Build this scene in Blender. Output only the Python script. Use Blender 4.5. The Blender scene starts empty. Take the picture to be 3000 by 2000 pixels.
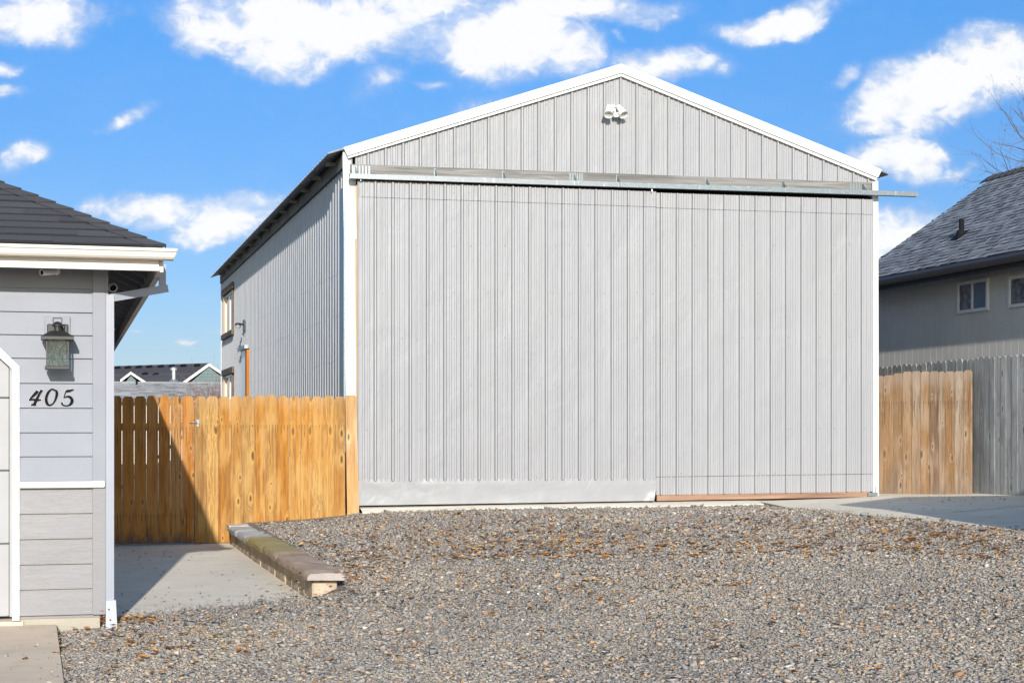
import bpy, math, random
import numpy as np
from mathutils import Vector, Matrix

random.seed(7)
RNG = np.random.default_rng(11)
C = bpy.context.scene.collection
SC = bpy.context.scene

# ------------------------------------------------------------------ camera, sky, sun, exposure
FPX = 4815.0                      # focal length in photo pixels (photo is 3000 wide)
H0 = 1.42                         # eye height
CA, SA = 0.9649, 0.2625           # camera yaw; the world axes follow the buildings
YAW = math.atan2(SA, CA)
U0, V0 = 1500.0, 1262.0

cam_d = bpy.data.cameras.new("camera")
cam = bpy.data.objects.new("camera", cam_d)
C.objects.link(cam)
cam.location = (0, 0, H0)
cam.rotation_euler = (math.pi / 2, 0, -YAW)
cam_d.sensor_width = 36.0
cam_d.lens = 36.0 * FPX / 3000.0
cam_d.shift_y = (V0 - 1000.0) / 3000.0
cam_d.clip_end = 3000
SC.camera = cam

SUN_DIR = Vector((0.146, 1.0, -0.337)).normalized()     # direction the light travels
EXPOSURE = 0.38
SUN_STRENGTH = 4.3
SKY_STRENGTH = 0.14
SC.view_settings.view_transform = 'Standard'
SC.view_settings.look = 'None'
SC.view_settings.exposure = EXPOSURE
SC.view_settings.gamma = 1.0
SC.view_settings.use_curve_mapping = False

sun_d = bpy.data.lights.new("sun", 'SUN')
sun_d.energy = SUN_STRENGTH
sun_d.angle = math.radians(0.53)
sun_d.color = (1.0, 0.955, 0.89)
sun = bpy.data.objects.new("sun", sun_d)
C.objects.link(sun)
sun.rotation_euler = SUN_DIR.to_track_quat('-Z', 'Y').to_euler()
sun.location = (0, -10, 30)


class NT:
    """small helper for writing node trees"""
    def __init__(s, tree):
        s.t = tree
        s.t.nodes.clear()

    def n(s, typ, ins=None, **props):
        nd = s.t.nodes.new(typ)
        for k, v in props.items():
            setattr(nd, k, v)
        for k, v in (ins or {}).items():
            s.put(nd.inputs[k], v)
        return nd

    def put(s, sock, v):
        if v is None:
            return
        if hasattr(v, 'is_output'):
            s.t.links.new(v, sock)
        else:
            if isinstance(v, (tuple, list)) and sock.type == 'RGBA' and len(v) == 3:
                v = (*v, 1.0)
            sock.default_value = v

    def m(s, op, a, b=None, c=None, clamp=False):
        nd = s.t.nodes.new('ShaderNodeMath')
        nd.operation = op
        nd.use_clamp = clamp
        for i, v in enumerate((a, b, c)):
            if v is not None:
                s.put(nd.inputs[i], v)
        return nd.outputs[0]

    def v(s, op, a, b=None, scale=None):
        nd = s.t.nodes.new('ShaderNodeVectorMath')
        nd.operation = op
        s.put(nd.inputs[0], a)
        if b is not None:
            s.put(nd.inputs[1], b)
        if scale is not None:
            s.put(nd.inputs['Scale'], scale)
        return nd.outputs['Value'] if op in ('DOT_PRODUCT', 'LENGTH', 'DISTANCE') else nd.outputs[0]

    def mix(s, f, a, b, blend='MIX'):
        nd = s.t.nodes.new('ShaderNodeMix')
        nd.data_type = 'RGBA'
        nd.blend_type = blend
        s.put(nd.inputs[0], f)
        s.put(nd.inputs[6], a)
        s.put(nd.inputs[7], b)
        return nd.outputs[2]

    def noise(s, vec, scale, detail=4, rough=0.55, dist=0.0, col=False):
        nd = s.n('ShaderNodeTexNoise', {'Scale': scale, 'Detail': detail, 'Roughness': rough, 'Distortion': dist})
        s.put(nd.inputs['Vector'], vec)
        return nd.outputs['Color' if col else 'Fac']

    def voro(s, vec, scale, feature='F1', out='Distance', rnd=1.0):
        nd = s.n('ShaderNodeTexVoronoi', {'Scale': scale, 'Randomness': rnd}, feature=feature)
        s.put(nd.inputs['Vector'], vec)
        return nd.outputs[out]

    def ramp(s, f, stops, interp='LINEAR'):
        nd = s.t.nodes.new('ShaderNodeValToRGB')
        cr = nd.color_ramp
        cr.interpolation = interp
        while len(cr.elements) < len(stops):
            cr.elements.new(0.5)
        for e, (p, col) in zip(cr.elements, stops):
            e.position = p
            e.color = (*col, 1.0) if isinstance(col, (tuple, list)) else (col, col, col, 1.0)
        s.put(nd.inputs[0], f)
        return nd.outputs[0]

    def step(s, x, lo, hi):
        nd = s.t.nodes.new('ShaderNodeMapRange')
        nd.interpolation_type = 'SMOOTHSTEP'
        s.put(nd.inputs[0], x)
        s.put(nd.inputs[1], lo)
        s.put(nd.inputs[2], hi)
        return nd.outputs[0]

    def sep(s, vec):
        nd = s.n('ShaderNodeSeparateXYZ')
        s.put(nd.inputs[0], vec)
        return nd.outputs

    def comb(s, x, y, z):
        nd = s.n('ShaderNodeCombineXYZ')
        for i, q in enumerate((x, y, z)):
            s.put(nd.inputs[i], q)
        return nd.outputs[0]

    def scl(s, vec, sc):
        return s.v('MULTIPLY', vec, sc)

    def obj(s):
        return s.n('ShaderNodeTexCoord').outputs['Object']

    def attr(s, name):
        return s.n('ShaderNodeAttribute', attribute_name=name).outputs

    def bump(s, h, strength, dist=0.01, normal=None):
        nd = s.n('ShaderNodeBump', {'Strength': strength, 'Distance': dist, 'Height': h})
        if normal is not None:
            s.put(nd.inputs['Normal'], normal)
        return nd.outputs[0]

    def out(s, col, rough=0.6, metal=0.0, normal=None, spec=0.4, **kw):
        p = s.n('ShaderNodeBsdfPrincipled')
        s.put(p.inputs['Base Color'], col)
        s.put(p.inputs['Roughness'], rough)
        s.put(p.inputs['Metallic'], metal)
        s.put(p.inputs['Specular IOR Level'], spec)
        if normal is not None:
            s.put(p.inputs['Normal'], normal)
        for k, v in kw.items():
            s.put(p.inputs[k], v)
        o = s.n('ShaderNodeOutputMaterial')
        s.t.links.new(p.outputs[0], o.inputs[0])
        return p


def mat(name):
    m = bpy.data.materials.new(name)
    m.use_nodes = True
    return m, NT(m.node_tree)


# sky: physical sky with broken cumulus, described by direction
world = bpy.data.worlds.new("World")
SC.world = world
world.use_nodes = True
W = NT(world.node_tree)
sky = W.n('ShaderNodeTexSky', sky_type='NISHITA')
sky.sun_disc = False
sky.sun_elevation = math.asin(-SUN_DIR.z)
sky.sun_rotation = math.atan2(-SUN_DIR.x, -SUN_DIR.y)
sky.altitude = 300
sky.air_density = 1.0
sky.dust_density = 0.3
sky.ozone_density = 2.2
dirv = W.n('ShaderNodeTexCoord').outputs['Generated']
fx = W.v('DOT_PRODUCT', dirv, (CA, -SA, 0.0))
fy = W.v('DOT_PRODUCT', dirv, (SA, CA, 0.0))
fz = W.sep(dirv)[2]
front = W.m('GREATER_THAN', fy, 0.15)
fys = W.m('MAXIMUM', fy, 0.05)
px = W.m('DIVIDE', fx, fys)
pz = W.m('DIVIDE', fz, fys)
pv = W.comb(px, pz, 0.0)
warp = W.v('SUBTRACT', W.noise(pv, 16.0, 5, 0.55, col=True), (0.5, 0.5, 0.5))
pvw = W.v('ADD', pv, W.scl(warp, (0.055, 0.034, 0.0)))
CLOUDS = [  # photo u, v, radius u, radius v, tilt degrees, strength
    (110, 40, 230, 85, 3, 1.0), (240, 90, 70, 40, 0, .6), (10, 190, 75, 30, 0, .9), (20, 255, 90, 30, 5, .8),
    (375, 345, 115, 30, 18, .85), (70, 440, 120, 48, 14, .9),
    (900, 60, 470, 120, -4, 1.3), (640, 95, 200, 85, -8, 1.2), (830, 165, 190, 75, 0, 1.15), (1130, 225, 120, 60, 30, .62),
    (1257, 238, 60, 22, 0, .65), (1390, 295, 130, 42, 12, .6), (1490, 120, 270, 130, 0, 1.3), (1640, 150, 140, 100, 0, 1.0),
    (1700, 25, 340, 62, 0, 1.15), (1260, 20, 250, 80, 0, 1.0), (1940, 180, 190, 62, 0, 1.0), (1805, 108, 50, 26, 0, .7),
    (2290, 50, 220, 50, 12, 1.0), (2420, 15, 130, 40, 10, .8),
    (2780, 250, 330, 120, 16, 1.25), (2900, 170, 200, 105, 0, 1.2), (2640, 310, 160, 90, 0, 1.0), (2475, 232, 80, 32, 10, .85),
    (2610, 470, 170, 85, 8, 1.0), (2790, 495, 110, 30, 10, .7), (2660, 700, 190, 110, 20, 1.1), (2560, 640, 120, 40, 0, .5),
    (450, 610, 200, 62, 4, 1.05), (680, 630, 210, 95, 8, 1.15), (620, 690, 120, 50, 0, .8),
    (550, 988, 50, 18, 0, .8), (640, 970, 60, 16, 0, .55), (420, 965, 60, 12, 0, .4), (630, 875, 50, 12, 0, .4), (1180, 540, 220, 18, 8, .22),
]
acc = None
for (u, v, ru, rv, tilt, st) in CLOUDS:
    mp = W.n('ShaderNodeMapping', vector_type='TEXTURE')
    W.put(mp.inputs['Vector'], pvw)
    mp.inputs['Location'].default_value = ((u - U0) / FPX, (V0 - v) / FPX, 0)
    mp.inputs['Rotation'].default_value = (0, 0, math.radians(tilt))
    mp.inputs['Scale'].default_value = (1.22 * ru / FPX, 1.22 * rv / FPX, 1)
    ln = W.v('LENGTH', mp.outputs[0])
    f = W.m('MULTIPLY', W.m('SUBTRACT', 1.0, ln, clamp=True), st * (0.72 if ru < 140 else 1.0))
    acc = f if acc is None else W.m('SMOOTH_MAX', acc, f, 0.12)
nz = W.noise(W.scl(pv, (1.0, 1.4, 1.0)), 22.0, 10, 0.575, 0.35)
nz2 = W.noise(W.v('ADD', W.scl(pv, (1.0, 1.3, 1.0)), (3.1, 1.7, 0.4)), 78.0, 6, 0.55, 0.8)
bil = W.m('ADD', W.m('MULTIPLY', W.m('SUBTRACT', nz, 0.5), 3.0), W.m('MULTIPLY', W.m('SUBTRACT', nz2, 0.5), 1.5))
dens = W.m('ADD', W.m('MULTIPLY', acc, 1.75), bil)
dens = W.m('MULTIPLY', dens, W.step(acc, 0.0, 0.35))
core = W.m('POWER', W.step(dens, 0.06, 1.45), 1.1)
veil = W.m('MULTIPLY', W.step(W.m('ADD', W.m('MULTIPLY', acc, 1.6), W.m('MULTIPLY', bil, 0.7)), -0.15, 0.9), W.m('MULTIPLY', W.step(acc, 0.0, 0.45), 0.58))
cmask = W.m('MULTIPLY', W.m('MAXIMUM', core, veil), front)
shade = W.noise(W.v('ADD', W.scl(pv, (1.0, 1.6, 1.0)), (0.3, 0.1, 0)), 20.0, 6, 0.55)
ccol = W.mix(W.step(W.m('ADD', W.m('MULTIPLY', dens, 0.8), W.m('MULTIPLY', shade, 0.9)), 0.55, 1.45), (0.62, 0.70, 0.86), (1.03, 1.03, 1.03))
# the sky is deepest blue away from the sun, palest low down
tint = W.ramp(fz, [(0.0, (0.34, 0.42, 0.66)), (0.05, (0.35, 0.42, 0.60)), (0.16, (0.285, 0.45, 0.68)), (0.26, (0.262, 0.54, 0.82)), (0.6, (0.25, 0.55, 0.85))])
tint = W.mix(W.step(fy, -0.35, 0.45), (1.38, 1.30, 1.18), tint)
skyc = W.mix(1.0, sky.outputs[0], tint, 'MULTIPLY')
bg1 = W.n('ShaderNodeBackground', {'Color': skyc, 'Strength': SKY_STRENGTH})
bg2 = W.n('ShaderNodeBackground', {'Color': ccol, 'Strength': 0.75})
ms = W.n('ShaderNodeMixShader')
W.put(ms.inputs[0], W.m('MULTIPLY', cmask, 0.97))
W.put(ms.inputs[1], bg1.outputs[0])
W.put(ms.inputs[2], bg2.outputs[0])
wo = W.n('ShaderNodeOutputWorld')
W.put(wo.inputs[0], ms.outputs[0])


# ------------------------------------------------------------------ photo measurements -> metres
def ray(u, v):
    x = (u - U0) / FPX
    return (CA * x + SA, -SA * x + CA, -(v - V0) / FPX)


def onY(u, v, y):
    a, b, z = ray(u, v)
    s = y / b
    return Vector((a * s, y, H0 + z * s))


def onX(u, v, x):
    a, b, z = ray(u, v)
    s = x / a
    return Vector((x, b * s, H0 + z * s))


def onZ(u, v, zz):
    a, b, z = ray(u, v)
    s = (zz - H0) / z
    return Vector((a * s, b * s, zz))


# ------------------------------------------------------------------ mesh helpers
class MB:
    """collects shapes and links them as ONE mesh object; every vertex may carry tint and loc values"""
    def __init__(s):
        s.vs, s.fs, s.mi, s.tint, s.loc = [], [], [], [], []
        s.ct, s.cl, s.cm = 0.5, None, 0

    def add(s, verts, faces):
        o = len(s.vs)
        for i, p in enumerate(verts):
            s.vs.append(tuple(p))
            s.tint.append(s.ct)
            s.loc.append(s.cl(p) if s.cl else (0, 0, 0))
        for f in faces:
            s.fs.append(tuple(o + i for i in f))
            s.mi.append(s.cm)

    def box(s, x0, x1, y0, y1, z0, z1, bev=0.0):
        if bev > 0:
            return s.bevbox(x0, x1, y0, y1, z0, z1, bev)
        v = [(x0, y0, z0), (x1, y0, z0), (x1, y1, z0), (x0, y1, z0), (x0, y0, z1), (x1, y0, z1), (x1, y1, z1), (x0, y1, z1)]
        s.add(v, [(0, 3, 2, 1), (4, 5, 6, 7), (0, 1, 5, 4), (1, 2, 6, 5), (2, 3, 7, 6), (3, 0, 4, 7)])

    def bevbox(s, x0, x1, y0, y1, z0, z1, b):
        # chamfered box: three inset rectangles
        X, Y, Z = (x0, x1), (y0, y1), (z0, z1)
        vs, idx = [], {}
        for i in (0, 1):
            for j in (0, 1):
                for k in (0, 1):
                    sx, sy, sz = (b if i == 0 else -b), (b if j == 0 else -b), (b if k == 0 else -b)
                    idx[i, j, k, 'x'] = len(vs); vs.append((X[i], Y[j] + sy, Z[k] + sz))
                    idx[i, j, k, 'y'] = len(vs); vs.append((X[i] + sx, Y[j], Z[k] + sz))
                    idx[i, j, k, 'z'] = len(vs); vs.append((X[i] + sx, Y[j] + sy, Z[k]))
        g = lambda i, j, k, a: idx[i, j, k, a]
        fs = []
        for i in (0, 1):
            q = [g(i, 0, 0, 'x'), g(i, 1, 0, 'x'), g(i, 1, 1, 'x'), g(i, 0, 1, 'x')]
            fs.append(q if i else q[::-1])
            q = [g(0, i, 0, 'y'), g(0, i, 1, 'y'), g(1, i, 1, 'y'), g(1, i, 0, 'y')]
            fs.append(q if i else q[::-1])
            q = [g(0, 0, i, 'z'), g(1, 0, i, 'z'), g(1, 1, i, 'z'), g(0, 1, i, 'z')]
            fs.append(q if i else q[::-1])
        for i in (0, 1):
            for j in (0, 1):
                fs.append([g(i, j, 0, 'x'), g(i, j, 1, 'x'), g(i, j, 1, 'y'), g(i, j, 0, 'y')])
                fs.append([g(i, 0, j, 'x'), g(i, 1, j, 'x'), g(i, 1, j, 'z'), g(i, 0, j, 'z')])
                fs.append([g(0, i, j, 'y'), g(1, i, j, 'y'), g(1, i, j, 'z'), g(0, i, j, 'z')])
                for k in (0, 1):
                    fs.append([g(i, j, k, 'x'), g(i, j, k, 'y'), g(i, j, k, 'z')])
        s.add(vs, fs)

    def quad(s, a, b, c, d):
        s.add([a, b, c, d], [(0, 1, 2, 3)])

    def slab(s, pts, off):
        """a flat polygon pushed along the vector off"""
        n = len(pts)
        off = Vector(off)
        p0 = [Vector(p) for p in pts]
        p1 = [p + off for p in p0]
        s.add(p0 + p1, [tuple(range(n))[::-1], tuple(range(n, 2 * n))] +
              [(i, (i + 1) % n, n + (i + 1) % n, n + i) for i in range(n)])

    def sweep(s, prof, p0, p1, ax, ay, caps=True):
        """profile of (a,b) pairs along axes ax, ay swept straight from p0 to p1"""
        p0, p1, ax, ay = map(Vector, (p0, p1, ax, ay))
        n = len(prof)
        v = [p0 + ax * a + ay * b for a, b in prof] + [p1 + ax * a + ay * b for a, b in prof]
        f = [(i, (i + 1) % n, n + (i + 1) % n, n + i) for i in range(n)]
        if caps:
            f += [tuple(range(n))[::-1], tuple(range(n, 2 * n))]
        s.add(v, f)

    def tube(s, pts, radii, seg=8, caps=True):
        pts = [Vector(p) for p in pts]
        if not isinstance(radii, (list, tuple)):
            radii = [radii] * len(pts)
        vs, fs = [], []
        ref = None
        for i, p in enumerate(pts):
            d = (pts[min(i + 1, len(pts) - 1)] - pts[max(i - 1, 0)]).normalized()
            if ref is None:
                ref = Vector((0, 0, 1)) if abs(d.z) < .9 else Vector((1, 0, 0))
            a = d.cross(ref)
            if a.length < 1e-5:
                a = d.cross(Vector((0.3, 1, 0.1)))
            a.normalize()
            b = d.cross(a).normalized()
            ref = a.cross(d)
            for k in range(seg):
                t = 2 * math.pi * k / seg
                vs.append(p + a * (radii[i] * math.cos(t)) + b * (radii[i] * math.sin(t)))
        for i in range(len(pts) - 1):
            for k in range(seg):
                k2 = (k + 1) % seg
                fs.append((i * seg + k, i * seg + k2, (i + 1) * seg + k2, (i + 1) * seg + k))
        if caps:
            fs.append(tuple(range(seg)))
            fs.append(tuple((len(pts) - 1) * seg + k for k in range(seg))[::-1])
        s.add(vs, fs)

    def lathe(s, prof, c, axis=(0, 0, 1), seg=24):
        """prof: (radius, height along axis)"""
        c, ax = Vector(c), Vector(axis).normalized()
        a = ax.orthogonal().normalized()
        b = ax.cross(a)
        vs, fs = [], []
        for r, h in prof:
            for k in range(seg):
                t = 2 * math.pi * k / seg
                vs.append(c + ax * h + a * (r * math.cos(t)) + b * (r * math.sin(t)))
        for i in range(len(prof) - 1):
            for k in range(seg):
                k2 = (k + 1) % seg
                fs.append((i * seg + k, i * seg + k2, (i + 1) * seg + k2, (i + 1) * seg + k))
        s.add(vs, fs)

    def build(s, name, material, parent=None, smooth=False, bevel=0.0):
        me = bpy.data.meshes.new(name)
        me.from_pydata(s.vs, [], s.fs)
        mats = material if isinstance(material, (list, tuple)) else [material]
        for m_ in mats:
            me.materials.append(m_)
        if len(mats) > 1:
            me.polygons.foreach_set('material_index', s.mi)
        at = me.attributes.new('tint', 'FLOAT', 'POINT')
        at.data.foreach_set('value', s.tint)
        if any(l != (0, 0, 0) for l in s.loc[:8]):
            al = me.attributes.new('loc', 'FLOAT_VECTOR', 'POINT')
            al.data.foreach_set('vector', np.array(s.loc, dtype=np.float32).ravel())
        import bmesh
        bm = bmesh.new()
        bm.from_mesh(me)
        bmesh.ops.recalc_face_normals(bm, faces=bm.faces)
        bm.to_mesh(me)
        bm.free()
        if smooth:
            me.polygons.foreach_set('use_smooth', [True] * len(me.polygons))
            try:
                me.set_sharp_from_angle(angle=math.radians(40))
            except Exception:
                pass
        me.update()
        o = bpy.data.objects.new(name, me)
        C.objects.link(o)
        if parent is not None:
            o.parent = parent
            if parent.type == 'EMPTY':
                o.matrix_parent_inverse = Matrix.Translation(-Vector(parent.location))
        if bevel > 0:
            bv = o.modifiers.new('bevel', 'BEVEL')
            bv.width = bevel
            bv.segments = 2
            bv.limit_method = 'ANGLE'
        return o


def thing(name, label, cat, loc=(0, 0, 0), group=None):
    o = bpy.data.objects.new(name, None)
    o.empty_display_size = 0.2
    C.objects.link(o)
    o.location = loc
    o['label'] = label
    o['category'] = cat
    if group:
        o['group'] = group
    return o


def tag(o, label, cat, group=None, kind=None):
    o['label'] = label
    o['category'] = cat
    if group:
        o['group'] = group
    if kind:
        o['kind'] = kind
    return o


# ------------------------------------------------------------------ materials
def m_plain(name, col, rough=0.6, metal=0.0, var=0.08, scale=6.0, spec=0.4, bump=0.0):
    m, t = mat(name)
    o = t.obj()
    n = t.noise(o, scale, 6, 0.6)
    n2 = t.noise(o, scale * 9, 3, 0.6)
    c = t.mix(t.ramp(n, [(0.3, 0.0), (0.7, 1.0)]), [x * (1 - var) for x in col], [min(1, x * (1 + var)) for x in col])
    nrm = t.bump(n2, bump, 0.004) if bump else None
    t.out(c, t.m('ADD', rough, t.m('MULTIPLY', t.m('SUBTRACT', n2, 0.5), 0.15)), metal, nrm, spec)
    return m


def m_barn(name='barn_paint', base=(0.318, 0.318, 0.325)):
    m, t = mat(name)
    o = t.obj()
    st = t.noise(t.scl(o, (9, 9, 0.35)), 1.0, 6, 0.65)
    big = t.noise(o, 0.7, 4, 0.5)
    panel = t.noise(t.scl(o, (7.0, 7.0, 0.10)), 1.0, 2, 0.4)
    c = t.mix(t.ramp(st, [(0.3, 0.0), (0.7, 1.0)]), [x * 0.93 for x in base], [x * 1.05 for x in base])
    c = t.mix(t.m('MULTIPLY', t.step(panel, 0.44, 0.56), 0.30), c, (base[0] * 0.90, base[1] * 0.90, base[2] * 0.945))
    c = t.mix(t.m('MULTIPLY', t.step(big, 0.45, 0.7), 0.12), c, (base[0] * 1.05, base[1] * 1.05, base[2] * 0.96))
    worn = t.noise(t.scl(o, (11, 11, 0.9)), 1.0, 4, 0.6, 0.2)
    c = t.mix(t.m('MULTIPLY', t.step(worn, 0.66, 0.78), 0.5), c, (0.22, 0.25, 0.27))
    grime = t.noise(t.scl(o, (24, 24, 1.2)), 1.0, 5, 0.6)
    z = t.sep(o)[2]
    low = t.m('MULTIPLY', t.step(z, 1.1, 0.42), t.step(grime, 0.45, 0.7))
    c = t.mix(t.m('MULTIPLY', low, 0.25), c, (0.30, 0.28, 0.25))
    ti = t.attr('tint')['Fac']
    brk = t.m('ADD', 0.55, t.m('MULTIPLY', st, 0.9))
    c = t.mix(t.m('MULTIPLY', t.m('MULTIPLY', t.step(ti, 0.50, 0.95), 0.52), brk, clamp=True), c, (0.11, 0.11, 0.115))  # grime along the big ribs; shade painted right of the small ones
    c = t.mix(t.m('MULTIPLY', t.step(ti, 0.4, 0.0), 0.30), c, (0.62, 0.62, 0.63))  # small rib tops paler: their highlight is painted in
    b = t.bump(t.noise(t.scl(o, (2.6, 2.6, 1.3)), 1.0, 3, 0.5, 0.4), 0.6, 0.06)
    t.out(c, t.m('ADD', 0.42, t.m('MULTIPLY', st, 0.16)), 0.0, b, 0.35)
    return m


def m_galv(name, base=(0.25, 0.285, 0.30), dark=0.75):
    m, t = mat(name)
    o = t.obj()
    sp = t.voro(o, 95.0, out='Color')
    sx = t.sep(sp)[0]
    st = t.noise(t.scl(o, (14, 14, 1.5)), 1.0, 4, 0.6)
    c = t.mix(sx, [x * dark for x in base], [x * 1.1 for x in base])
    c = t.mix(t.step(st, 0.58, 0.75), c, (0.62, 0.64, 0.62))
    t.out(c, 0.42, 0.55, None, 0.5)
    return m


def m_kick():
    m, t = mat('dented_sheet')
    o = t.obj()
    base = (0.325, 0.325, 0.331)
    w = t.noise(t.scl(o, (1.8, 1, 2.2)), 1.0, 3, 0.5, 0.4)
    w2 = t.noise(t.v('ADD', t.scl(o, (4.5, 1, 5.0)), (3, 1, 7)), 1.0, 2, 0.4, 0.8)
    rid = t.m('ABSOLUTE', t.m('SUBTRACT', w2, 0.5))
    hgt = t.m('ADD', w, t.m('MULTIPLY', t.step(rid, 0.0, 0.22), 0.06))
    g = t.noise(t.scl(o, (6, 6, 2)), 1.0, 5, 0.6)
    c = t.mix(t.ramp(g, [(0.35, 0.0), (0.7, 1.0)]), base, [x * 0.95 for x in base])
    t.out(c, 0.36, 0.0, t.bump(hgt, 0.5, 0.05), 0.45)
    return m


def wood_core(t, loc, objc, dark, light, warm, grain=1.0):
    u, z, r = t.sep(loc)[0], t.sep(loc)[1], t.sep(loc)[2]
    off = t.m('MULTIPLY', r, 37.0)
    gv = t.comb(t.m('ADD', t.m('MULTIPLY', u, 1.0), off), t.m('MULTIPLY', z, 0.30), off)
    n1 = t.noise(gv, 3.0, 4, 0.6, 1.2)
    fine = t.noise(t.comb(t.m('ADD', t.m('MULTIPLY', u, 14.0), off), t.m('MULTIPLY', z, 1.6), off), 2.0, 5, 0.6)
    # cathedral rings bent round the knots
    kv = t.comb(t.m('ADD', t.m('MULTIPLY', u, 0.9), t.m('MULTIPLY', off, 3.1)), t.m('MULTIPLY', z, 2.0), off)
    vn = t.n('ShaderNodeTexVoronoi', {'Scale': 1.35}, voronoi_dimensions='2D')
    t.put(vn.inputs['Vector'], kv)
    kd = vn.outputs['Distance']
    kc = t.sep(vn.outputs['Color'])[0]
    sparse = t.m('GREATER_THAN', kc, 0.70)
    ks = t.m('ADD', 0.45, t.sep(vn.outputs['Color'])[1])
    kd = t.m('DIVIDE', kd, ks)
    bend = t.m('MULTIPLY', t.m('MULTIPLY', t.step(kd, 0.5, 0.0), sparse), 1.3)
    rings = t.m('SINE', t.m('MULTIPLY', t.m('ADD', t.m('ADD', t.m('MULTIPLY', n1, 2.6), t.m('MULTIPLY', u, 0.8)), bend), 15.0))
    rg = t.step(rings, -0.4, 1.0)
    mid = [a_ * 0.6 + b_ * 0.26 for a_, b_ in zip(dark, light)]
    c = t.ramp(r, [(0.0, warm), (0.22, light), (0.40, mid), (0.55, warm), (0.75, [0.6 * q + 0.4 * p for q, p in zip(light, warm)]), (0.9, mid), (1.0, light)])
    c = t.mix(t.m('MULTIPLY', rg, 0.50 * grain), c, dark)
    c = t.mix(t.m('MULTIPLY', t.step(fine, 0.42, 0.70), 0.55 * grain), c, dark)
    strk = t.noise(t.comb(t.m('ADD', t.m('MULTIPLY', u, 3.2), off), t.m('MULTIPLY', z, 0.55), off), 1.4, 4, 0.6)
    c = t.mix(t.m('MULTIPLY', t.step(strk, 0.49, 0.66), 0.62), c, dark)
    patch = t.noise(t.comb(t.m('ADD', u, off), t.m('MULTIPLY', z, 1.3), off), 1.3, 3, 0.5)
    c = t.mix(t.m('MULTIPLY', t.step(patch, 0.46, 0.66), 0.5), c, light)
    halo = t.m('MULTIPLY', t.step(kd, 0.34, 0.12), sparse)
    c = t.mix(t.m('MULTIPLY', halo, 0.55), c, light)
    knot = t.m('MULTIPLY', t.step(kd, 0.135, 0.07), sparse)
    c = t.mix(t.m('MULTIPLY', knot, 0.8), c, [x * 0.30 for x in dark])
    hgt = t.m('ADD', t.m('MULTIPLY', rg, 0.3), t.m('MULTIPLY', fine, 0.7))
    return c, hgt, u, z, r


def nail_drips(t, c, u, z, r, rails, col, nper=4.0, lmin=0.05, lmax=0.42, amount=0.8):
    uu = t.m('MULTIPLY', u, nper)
    wob = t.m('MULTIPLY', t.m('SUBTRACT', t.noise(t.comb(uu, t.m('MULTIPLY', z, 5.0), r), 1.6, 2, 0.5), 0.5), 0.35)
    cell = t.m('FLOOR', uu)
    fr = t.m('ABSOLUTE', t.m('SUBTRACT', t.m('ADD', t.m('FRACT', uu), wob), 0.5))
    for i, zr in enumerate(rails):
        wn = t.n('ShaderNodeTexWhiteNoise', noise_dimensions='3D')
        t.put(wn.inputs['Vector'], t.comb(cell, t.m('MULTIPLY', r, 91.7), float(i) + 0.5))
        ln = t.m('ADD', lmin, t.m('MULTIPLY', t.m('POWER', wn.outputs['Value'], 2.2), lmax))
        below = t.m('SUBTRACT', zr, z)
        below = t.m('ADD', below, t.m('MULTIPLY', t.m('SUBTRACT', wn.outputs['Value'], 0.5), 0.02))
        line = t.m('MULTIPLY', t.step(below, -0.004, 0.008), t.step(t.m('SUBTRACT', below, ln), 0.0, -0.05))
        wd = t.step(fr, 0.13, 0.05)
        c = t.mix(t.m('MULTIPLY', t.m('MULTIPLY', line, wd), amount), c, col)
    return c


def m_cedar(name, dark, light, warm, rails, foot=0.0, dripcol=(0.05, 0.025, 0.012), footcol=(0.07, 0.055, 0.045), greytop=None, drip=0.8):
    m, t = mat(name)
    loc = t.attr('loc')['Vector']
    o = t.obj()
    c, hgt, u, z, r = wood_core(t, loc, o, dark, light, warm)
    sat = t.noise(t.scl(o, (1.1, 1.1, 0.8)), 1.0, 3, 0.5)
    c = t.mix(t.m('MULTIPLY', t.step(sat, 0.42, 0.62), 0.35), c, warm)
    if greytop:
        zt, col, amt = greytop
        g = t.noise(t.scl(o, (9, 9, 2.5)), 1.0, 4, 0.6)
        k = t.m('MULTIPLY', t.step(t.m('ADD', z, t.m('MULTIPLY', t.m('SUBTRACT', g, 0.5), 0.5)), zt - 0.12, zt + 0.1), amt)
        c = t.mix(k, c, col)
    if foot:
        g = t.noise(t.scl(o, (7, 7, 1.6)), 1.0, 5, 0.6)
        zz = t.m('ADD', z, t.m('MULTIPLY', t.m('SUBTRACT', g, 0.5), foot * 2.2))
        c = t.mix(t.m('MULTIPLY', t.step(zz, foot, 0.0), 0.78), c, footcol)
    c = nail_drips(t, c, u, z, r, rails, dripcol, amount=drip)
    t.out(c, 0.7, 0.0, t.bump(hgt, 0.35, 0.004), 0.25)
    return m


def m_greywood(name='grey_fence_wood', base=(0.34, 0.335, 0.325)):
    m, t = mat(name)
    loc = t.attr('loc')['Vector']
    o = t.obj()
    c, hgt, u, z, r = wood_core(t, loc, o, [x * 0.55 for x in base], [x * 1.35 for x in base], base)
    st = t.noise(t.scl(o, (7, 7, 1.4)), 1.0, 5, 0.6)
    c = t.mix(t.m('MULTIPLY', t.step(st, 0.52, 0.72), 0.45), c, (0.11, 0.108, 0.11))
    st2 = t.noise(t.v('ADD', t.scl(o, (5, 5, 2.2)), (4, 4, 4)), 1.0, 4, 0.6)
    c = t.mix(t.m('MULTIPLY', t.step(st2, 0.55, 0.7), 0.3), c, (0.36, 0.38, 0.36))
    t.out(c, 0.85, 0.0, t.bump(hgt, 0.4, 0.004), 0.2)
    return m


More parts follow.
